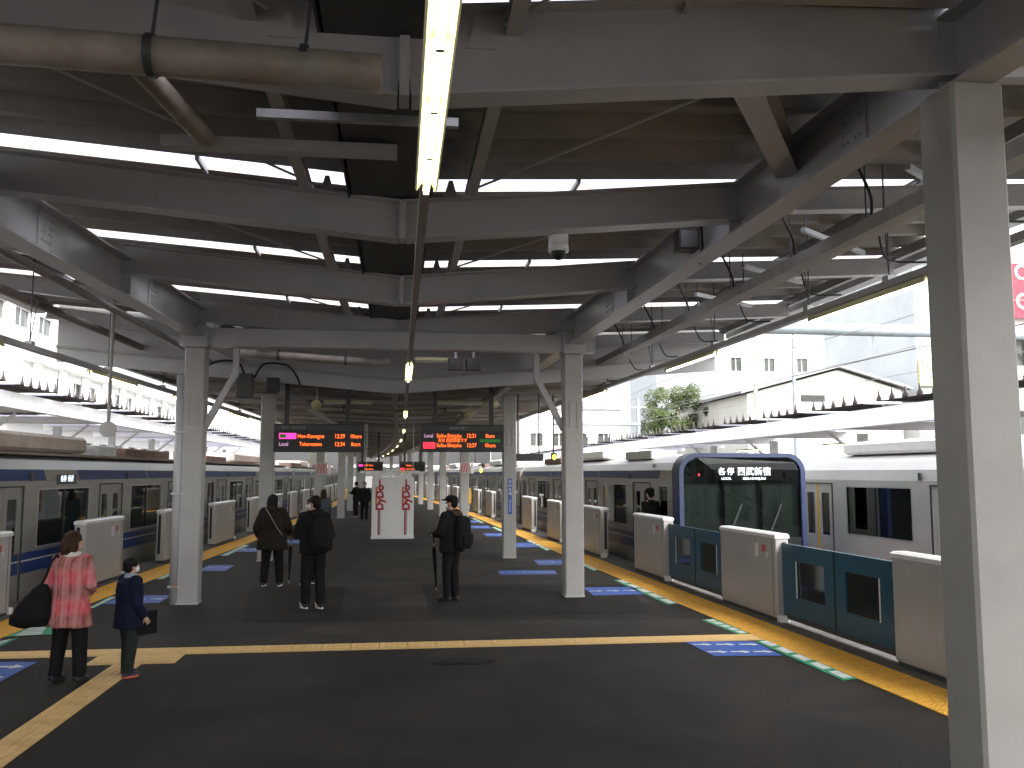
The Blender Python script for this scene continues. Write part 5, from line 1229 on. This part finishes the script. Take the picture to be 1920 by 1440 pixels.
kid = person('child in navy padded jacket and dark green trousers with face mask', (-2.78, 9.86), R(-48), 1.21, 'cloth_navy', 'cloth_green', 'shoe_blue', 'bowl', 'hair_black',
       {'L': ((-0.26, 0.0, 1.08), (-0.16, 0.20, 0.98)), 'R': ((0.27, -0.02, 1.06), (0.25, 0.12, 0.86))}, hem=0.70, cw=1.30, hemw=0.20, stance=0.125, step=0.05, turn=R(-12), legw=1.18, sole='sole_orange', mask=True, vox=0.009, collar='collar_blue')
hb = thing('folder_bag', 'flat black bag held at the side by the child in navy', 'bag', loc=(-2.60, 9.88, 0), rz=R(-35)); MB().box(-0.02, 0.02, -0.12, 0.12, 0.42, 0.66, 0.012).build('bag', 'cloth_black', hb)
m1 = person('person in long dark brown coat with a thin cross body strap, back turned', (-2.34, 17.2), R(-6), 1.69, 'cloth_brown', 'cloth_black', 'shoe_dark', 'long', 'hair_black',
       {'L': ((-0.30, -0.02, 1.08), (-0.27, 0.12, 0.90)), 'R': ((0.30, -0.01, 1.10), (0.28, 0.16, 0.98))}, hem=0.68, cw=1.34, hemw=0.225, stance=0.15, turn=R(-35), legw=1.15, mask=True, vox=0.011, hood=True)
m = MB(); m.tube([(-0.10, -0.155, 1.44), (0.02, -0.205, 1.27), (0.13, -0.208, 1.08), (0.22, -0.165, 0.95)], 0.007, 6); m.build('bag_strap', 'pipe_brown', m1, True)
umbrella('closed black umbrella hanging beside the long brown coat', (-2.0, 17.2, 0.92), (-2.02, 17.2, 0.05))
mh = person('person in dark jacket facing the long brown coat, mostly hidden behind the backpack wearer', (-1.66, 17.4), R(70), 1.62, 'cloth_black', 'cloth_black', 'shoe_dark', 'short', 'hair_black',
       {'L': ((-0.26, 0.06, 1.10), (-0.14, 0.28, 1.05)), 'R': ((0.26, 0.06, 1.10), (0.14, 0.28, 1.05))}, hem=0.82, cw=1.15, mask=True, vox=0.012)
m2 = person('person in black jacket and sneakers wearing a black backpack', (-1.31, 14.32), R(28), 1.74, 'cloth_black', 'cloth_black', 'shoe_dark', 'short', 'hair_black',
       {'L': ((-0.27, 0.04, 1.12), (-0.17, 0.30, 1.10)), 'R': ((0.28, 0.0, 1.10), (0.20, 0.24, 0.98))}, hem=0.84, cw=1.26, hemw=0.175, stance=0.095, step=0.07, turn=R(22), legw=1.12, mask=True, vox=0.010, hood=True)
for sh in [c for c in m2.children if c.name.startswith('shoe')]:
    m = MB(); an = Vector((-0.095, 0.07, 0.085)) if sh is [c for c in m2.children if c.name.startswith('shoe')][0] else Vector((0.095, -0.07, 0.085)); an = an * (1.74 / 1.72)
    for k in range(3): m.bar(an + Vector((-0.05, 0.02 + 0.03 * k, -0.045)), an + Vector((-0.045, 0.04 + 0.03 * k, 0.0)), 0.012, 0.014, up=(1, 0, 0))
    m.build('shoe_stripe', 'sole_white', sh, kind='stuff')
d = Matrix.Rotation(R(28), 3, 'Z') @ Vector((0.02, -0.155, 0))
backpack('black backpack on the back of the person in white soled sneakers', (-1.31 + d.x, 14.32 + d.y), R(28), 0.36, 0.52, 0.17, 0.90)
p3 = person('person in black coat and cap standing alone with backpack and umbrella', (0.87, 14.85), R(52), 1.72, 'cloth_black', 'cloth_black', 'shoe_dark', 'short', 'hair_black',
       {'L': ((-0.26, 0.04, 1.12), (-0.10, 0.26, 1.08)), 'R': ((0.26, 0.02, 1.12), (0.14, 0.27, 1.04))}, hem=0.80, cw=1.25, hemw=0.19, stance=0.075, step=0.03, turn=R(15), legw=0.98, sole='black', mask=True, vox=0.010, cap=True, collar='fur_brown')
m = MB(); m.ell((0, -0.075, 1.42), (0.13, 0.09, 0.085)); put('fur_hood', remesh(m, 0.011, 2, 0.010, 30), 'fur_brown', p3)
d = Matrix.Rotation(R(52), 3, 'Z') @ Vector((0.0, -0.15, 0))
backpack('black backpack on the back of the person in the cap', (0.87 + d.x, 14.85 + d.y), R(52), 0.34, 0.54, 0.17, 0.86)
d = Matrix.Rotation(R(52), 3, 'Z') @ Vector((-0.06, 0.33, 0))
umbrella('closed black umbrella held by the person in the cap', (0.87 + d.x, 14.85 + d.y, 1.06), (0.87 + d.x + 0.06, 14.85 + d.y - 0.02, 0.16), hook=(-0.06, 0.0))
person('person in grey blue coat with long brown hair walking along the platform', (-2.27, 27.5), R(-10), 1.60, 'cloth_greyblue', 'cloth_greyblue', 'shoe_dark', 'long', 'hair_brown', None, hem=0.55, cw=1.15, hemw=0.21, step=0.16, vox=0.013)
person('distant person in black suit walking beyond the drinks machine', (-1.5, 39.5), R(180), 1.70, 'cloth_black', 'cloth_black', 'shoe_dark', 'short', 'hair_black', None, hem=0.80, cw=1.1, step=0.14, sole='black', vox=0.014)
person('distant person in dark coat reading beside the far column', (-2.05, 43.5), R(60), 1.68, 'cloth_black', 'cloth_black', 'shoe_dark', 'short', 'hair_black', {'L': ((-0.24, 0.1, 1.12), (-0.12, 0.3, 1.2))}, hem=0.85, vox=0.014)
person('person in dark uniform and cap standing behind the silver cabinet by the train front', (yR(19.3) + 0.93, 19.3), R(25), 1.76, 'cloth_black', 'cloth_black', 'shoe_dark', 'short', 'hair_black', {'L': ((-0.215, -0.04, 1.10), (-0.2, 0.06, 0.88)), 'R': ((0.215, -0.04, 1.10), (0.2, 0.06, 0.88))}, hem=0.80, cw=0.98, hemw=0.17, sole='black', vox=0.012, cap=True)

# ================================================================== CEILING CLUTTER
def pipe_run(nm, pts, r, m, label, clamps=(), cat='pipe', up=4.9):
    t = thing(nm, label, cat); MB().tube(pts, r, 16).build('pipe', m, t, smooth=True)
    for p in clamps:
        MB().tube([(p[0] - 0.02, p[1], p[2]), (p[0] + 0.02, p[1], p[2])], r + 0.012, 16).build('clamp', 'dark_grey', t)
        MB().tube([(p[0], p[1], p[2] + r), (p[0] + 0.05, p[1], up)], 0.010, 6).build('hanger', 'dark_grey', t)
    return t
pipe_run('drain_pipe', [(-6.5, 4.55, 4.36), (-0.9, 4.55, 4.22), (-0.12, 4.55, 4.20)], 0.10, 'pipe_brown', 'thick brownish drain pipe slung across under the near canopy beam', [(-1.29, 4.55, 4.23), (-0.52 - 0.0, 4.57, 4.23)])
pipe_run('drain_pipe', [(-2.9, 16.3, 4.25), (-1.0, 16.3, 4.14), (-0.2, 16.3, 4.12)], 0.075, 'pipe_brown', 'brownish drain pipe behind the tie beam above the departure boards', [(-2.2, 16.3, 4.21), (-1.0, 16.3, 4.14)])
pipe_run('drain_pipe', [G(250, 112, 4.64), G(372, 245, 4.64), G(385, 258, 4.64)], 0.075, 'pipe_brown', 'short brown pipe running back under the deck to the grey support rail')
MB().box(-1.85, -0.05, 6.85, 6.97, 4.60, 4.69).build('support_rail', 'beam_grey', label='pale grey horizontal support rail below the skylight strip', cat='rail')
MB().box(-1.0, 0.38, 6.0, 6.05, 4.52, 4.58).build('support_rail', 'galv', label='thin galvanised strut crossing just behind the near fluorescent light', cat='rail')
# long grey cable tray above the platform edge on the blue door side
t = thing('cable_tray', 'long grey cable tray hung between canopy and lamp rail above the blue doors', 'cable tray')
prev = None
for y in (4, 8, 12, 16, 20, 26):
    p = Vector((4.42 - 0.004 * y, y, 4.34 + 0.008 * y))
    if prev: MB().bar(prev, p, 0.22, 0.13).build('tray', 'pipe_grey', t)
    prev = p
for y in (6.2, 7.6, 9.2, 11.0, 12.8, 14.6, 16.6):
    x = 4.42 - 0.004 * y
    for dx in (-0.09, 0.09): MB().tube([(x + dx, y, 4.38), (x + dx, y, 4.98)], 0.008, 5).build('hanger_rod', 'dark_grey', t)
    MB().cable([(x, y + 0.1, 4.42), (x - 0.12, y - 0.15, 4.62), (x - 0.3, y - 0.2, 4.95)], 0.014, 6).build('loose_cable', 'black', t)
    MB().cable([(x + 0.03, y, 4.3), (x + 0.2, y + 0.15, 4.12), (yR(y + .2) + 0.02, y + 0.2, 4.12)], 0.010, 6).build('loose_cable', 'rust' if int(y * 10) % 3 == 0 else 'black', t)
for y in (6.9, 8.9, 10.6, 12.4):
    MB().bar((4.3, y, 4.72), (5.6, y + 1.1, 4.78), 0.05, 0.05).build('cross_stay', 'galv', t)
pipe_run('conduit', [(-4.35, -2, 4.5), (-4.2, 8, 4.42), (-4.0, 13, 4.38), (-3.75, 18, 4.3)], 0.05, 'pipe_grey', 'grey conduit along the outer side of the girder above the striped train')
pipe_run('conduit', [(-5.9, 8, 4.75), (-5.7, 13, 4.72), (-5.28, 18.745, 4.66)], 0.07, 'pipe_brown', 'brown stained pipe under the eave above the striped train')
# cameras, speakers, boxes
t = thing('security_camera', 'white dome camera hung under the second beam', 'camera', loc=(1.55, 8.55, 0))
MB().box(-0.09, 0.09, -0.08, 0.08, 4.38, 4.50, 0.02).build('housing', 'machine_white', t); MB().tube([(0, 0, 4.38), (0, 0, 4.30)], [0.10, 0.105], 16).build('collar', 'machine_white', t, True); MB().ell((0, 0, 4.29), (0.075, 0.075, 0.075), 16, 10).build('dome', 'black', t, True)
t = thing('loudspeaker', 'black box loudspeaker clamped on the girder near the dome camera', 'speaker', loc=(gxR(9.2) - 0.24, 9.2, 0))
MB().box(-0.13, 0.10, -0.1, 0.1, 4.52, 4.74, 0.012).build('cabinet', 'black', t); MB().box(-0.11, 0.08, -0.106, -0.1, 4.54, 4.72).build('grille', 'dark_grey', t); MB().tube([(0.10, 0.0, 4.74), (0.16, 0.0, 4.8), (0.22, 0.15, 4.6), (0.24, 0.3, 4.45)], 0.012, 6).build('cable', 'black', t, True)
for x, lab, m in ((1.0, 'dark junction box hung under the tie beam', 'dark_grey'), (1.33, 'clear fronted emergency lamp box hung beside the junction box', 'duct_dark')):
    t = thing('ceiling_box', lab, 'box', loc=(x, 16.2, 0)); MB().box(-0.14, 0.14, -0.1, 0.1, 3.98, 4.20, 0.012).build('case', m, t); MB().box(-0.1, 0.1, -0.106, -0.1, 4.02, 4.1).build('lens', 'dark_grey', t); MB().box(-0.02, 0.02, -0.02, 0.02, 4.2, 4.42).build('bracket', 'galv', t)
t = thing('tube_light_off', 'short unlit tube light hung between junction box and lamp row', 'lamp', loc=(0.62, 16.6, 0)); MB().box(-0.36, 0.36, -0.05, 0.05, 4.20, 4.26).build('housing', 'lamp_shade', t); MB().tube([(-0.33, 0, 4.18), (0.33, 0, 4.18)], 0.018, 8).build('tube', 'machine_white', t)
t = thing('round_sign', 'grey round disc on a long hanging pole above the striped train', 'sign', loc=(-4.55, 14.6, 0))
MB().tube([(0, 0, 2.9), (0, 0, 4.95)], 0.028, 8).build('pole', 'pipe_grey', t); MB().tube([(0, -0.03, 2.78), (0, 0.01, 2.78)], 0.125, 24).build('disc', 'beam_grey', t)
t = thing('platform_monitor', 'dark monitor box with amber lamp hung on rods over the open doors', 'monitor', loc=(3.5, 24, 0))
MB().box(-0.40, 0.38, -0.12, 0.12, 2.42, 2.62, 0.012).build('case', 'dark_grey', t)
for x in (-0.3, 0.28, 0.68): MB().tube([(x, 0, 2.6), (x, 0, 4.25)], 0.022, 8).build('hanger_rod', 'dark_grey', t)
MB().box(0.62, 0.76, -0.06, 0.06, 2.42, 2.64, 0.012).build('lamp_box', 'black', t); MB().ell((0.69, -0.07, 2.53), (0.05, 0.03, 0.07), 10, 8).build('amber_lamp', 'led_yellow', t)
t = thing('signal_lamp', 'small amber and red signal lamps far down the platform edge', 'signal', loc=(yR(40) - 0.55, 40, 0))
MB().box(-0.3, 0.3, -0.05, 0.05, 2.3, 2.42).build('bracket', 'galv', t); MB().tube([(0, 0, 2.4), (0, 0, 4.2)], 0.02, 6).build('hanger_rod', 'dark_grey', t); MB().ell((0.26, -0.06, 2.2), (0.05, 0.04, 0.09), 10, 8).build('amber_lamp', 'led_yellow', t); MB().ell((1.9, -0.06, 1.86), (0.04, 0.03, 0.08), 10, 8).build('red_lamp', 'tail_red', t)
# black speaker box above the left board with wiring
t = thing('loudspeaker', 'dark speaker cluster mounted above the first departure board by the column', 'speaker', loc=(-2.55, 18.4, 0))
MB().box(-0.14, 0.10, -0.12, 0.12, 3.72, 4.02, 0.015).build('cabinet', 'black', t); MB().box(-0.75, -0.42, -0.1, 0.12, 3.62, 4.1, 0.02).build('junction_cabinet', 'dark_grey', t); MB().cable([(-0.4, 0, 4.02), (-0.2, -0.05, 4.3), (0.25, -0.05, 4.28), (0.45, -0.05, 4.05), (0.5, 0.1, 3.9)], 0.02, 8).build('cable_loop', 'black', t, True); MB().cable([(-0.6, -0.02, 4.1), (-0.7, -0.1, 4.3), (-1.0, -0.2, 4.34), (-1.3, -0.4, 4.2)], 0.025, 8).build('cable_loop', 'black', t, True)
for (x, y, z, lab) in ((2.2, 21.0, 3.75, 'white horn speaker hung past the second departure board'), (-1.95, 21.2, 3.72, 'pale horn speaker hung over the first departure board'), (1.75, 22.8, 3.62, 'white horn speaker further behind the second departure board')):
    t = thing('horn_speaker', lab, 'speaker', loc=(x, y, 0)); MB().tube([(0, 0.12, z), (0, 0.0, z), (0, -0.14, z - 0.03)], [0.03, 0.05, 0.12], 14).build('horn', 'lamp_shade', t, True); MB().tube([(0, 0.05, z + 0.03), (0, 0.05, 4.15)], 0.014, 6).build('bracket', 'galv', t)
# unlit cross tubes below the lower canopy
for x, lab in ((-1.3, 'pale unlit cross tube beyond the first departure board'), (1.5, 'pale unlit cross tube beyond the second departure board')):
    t = thing('cross_light', lab, 'lamp', loc=(x, 22.6, 0)); MB().box(-0.62, 0.62, -0.04, 0.04, 3.86, 3.92).build('housing', 'lamp_shade', t); MB().tube([(-0.58, 0, 3.84), (0.58, 0, 3.84)], 0.018, 8).build('tube', 'machine_white', t)
pipe_run('conduit', [(-3.0, 24.0, 3.88), (-0.4, 24.0, 3.72), (2.4, 24.0, 3.84)], 0.06, 'pipe_brown', 'tan cross pipe below the brown ceiling behind the boards', [(-1.5, 24.0, 3.79), (1.2, 24, 3.78)], up=4.1)
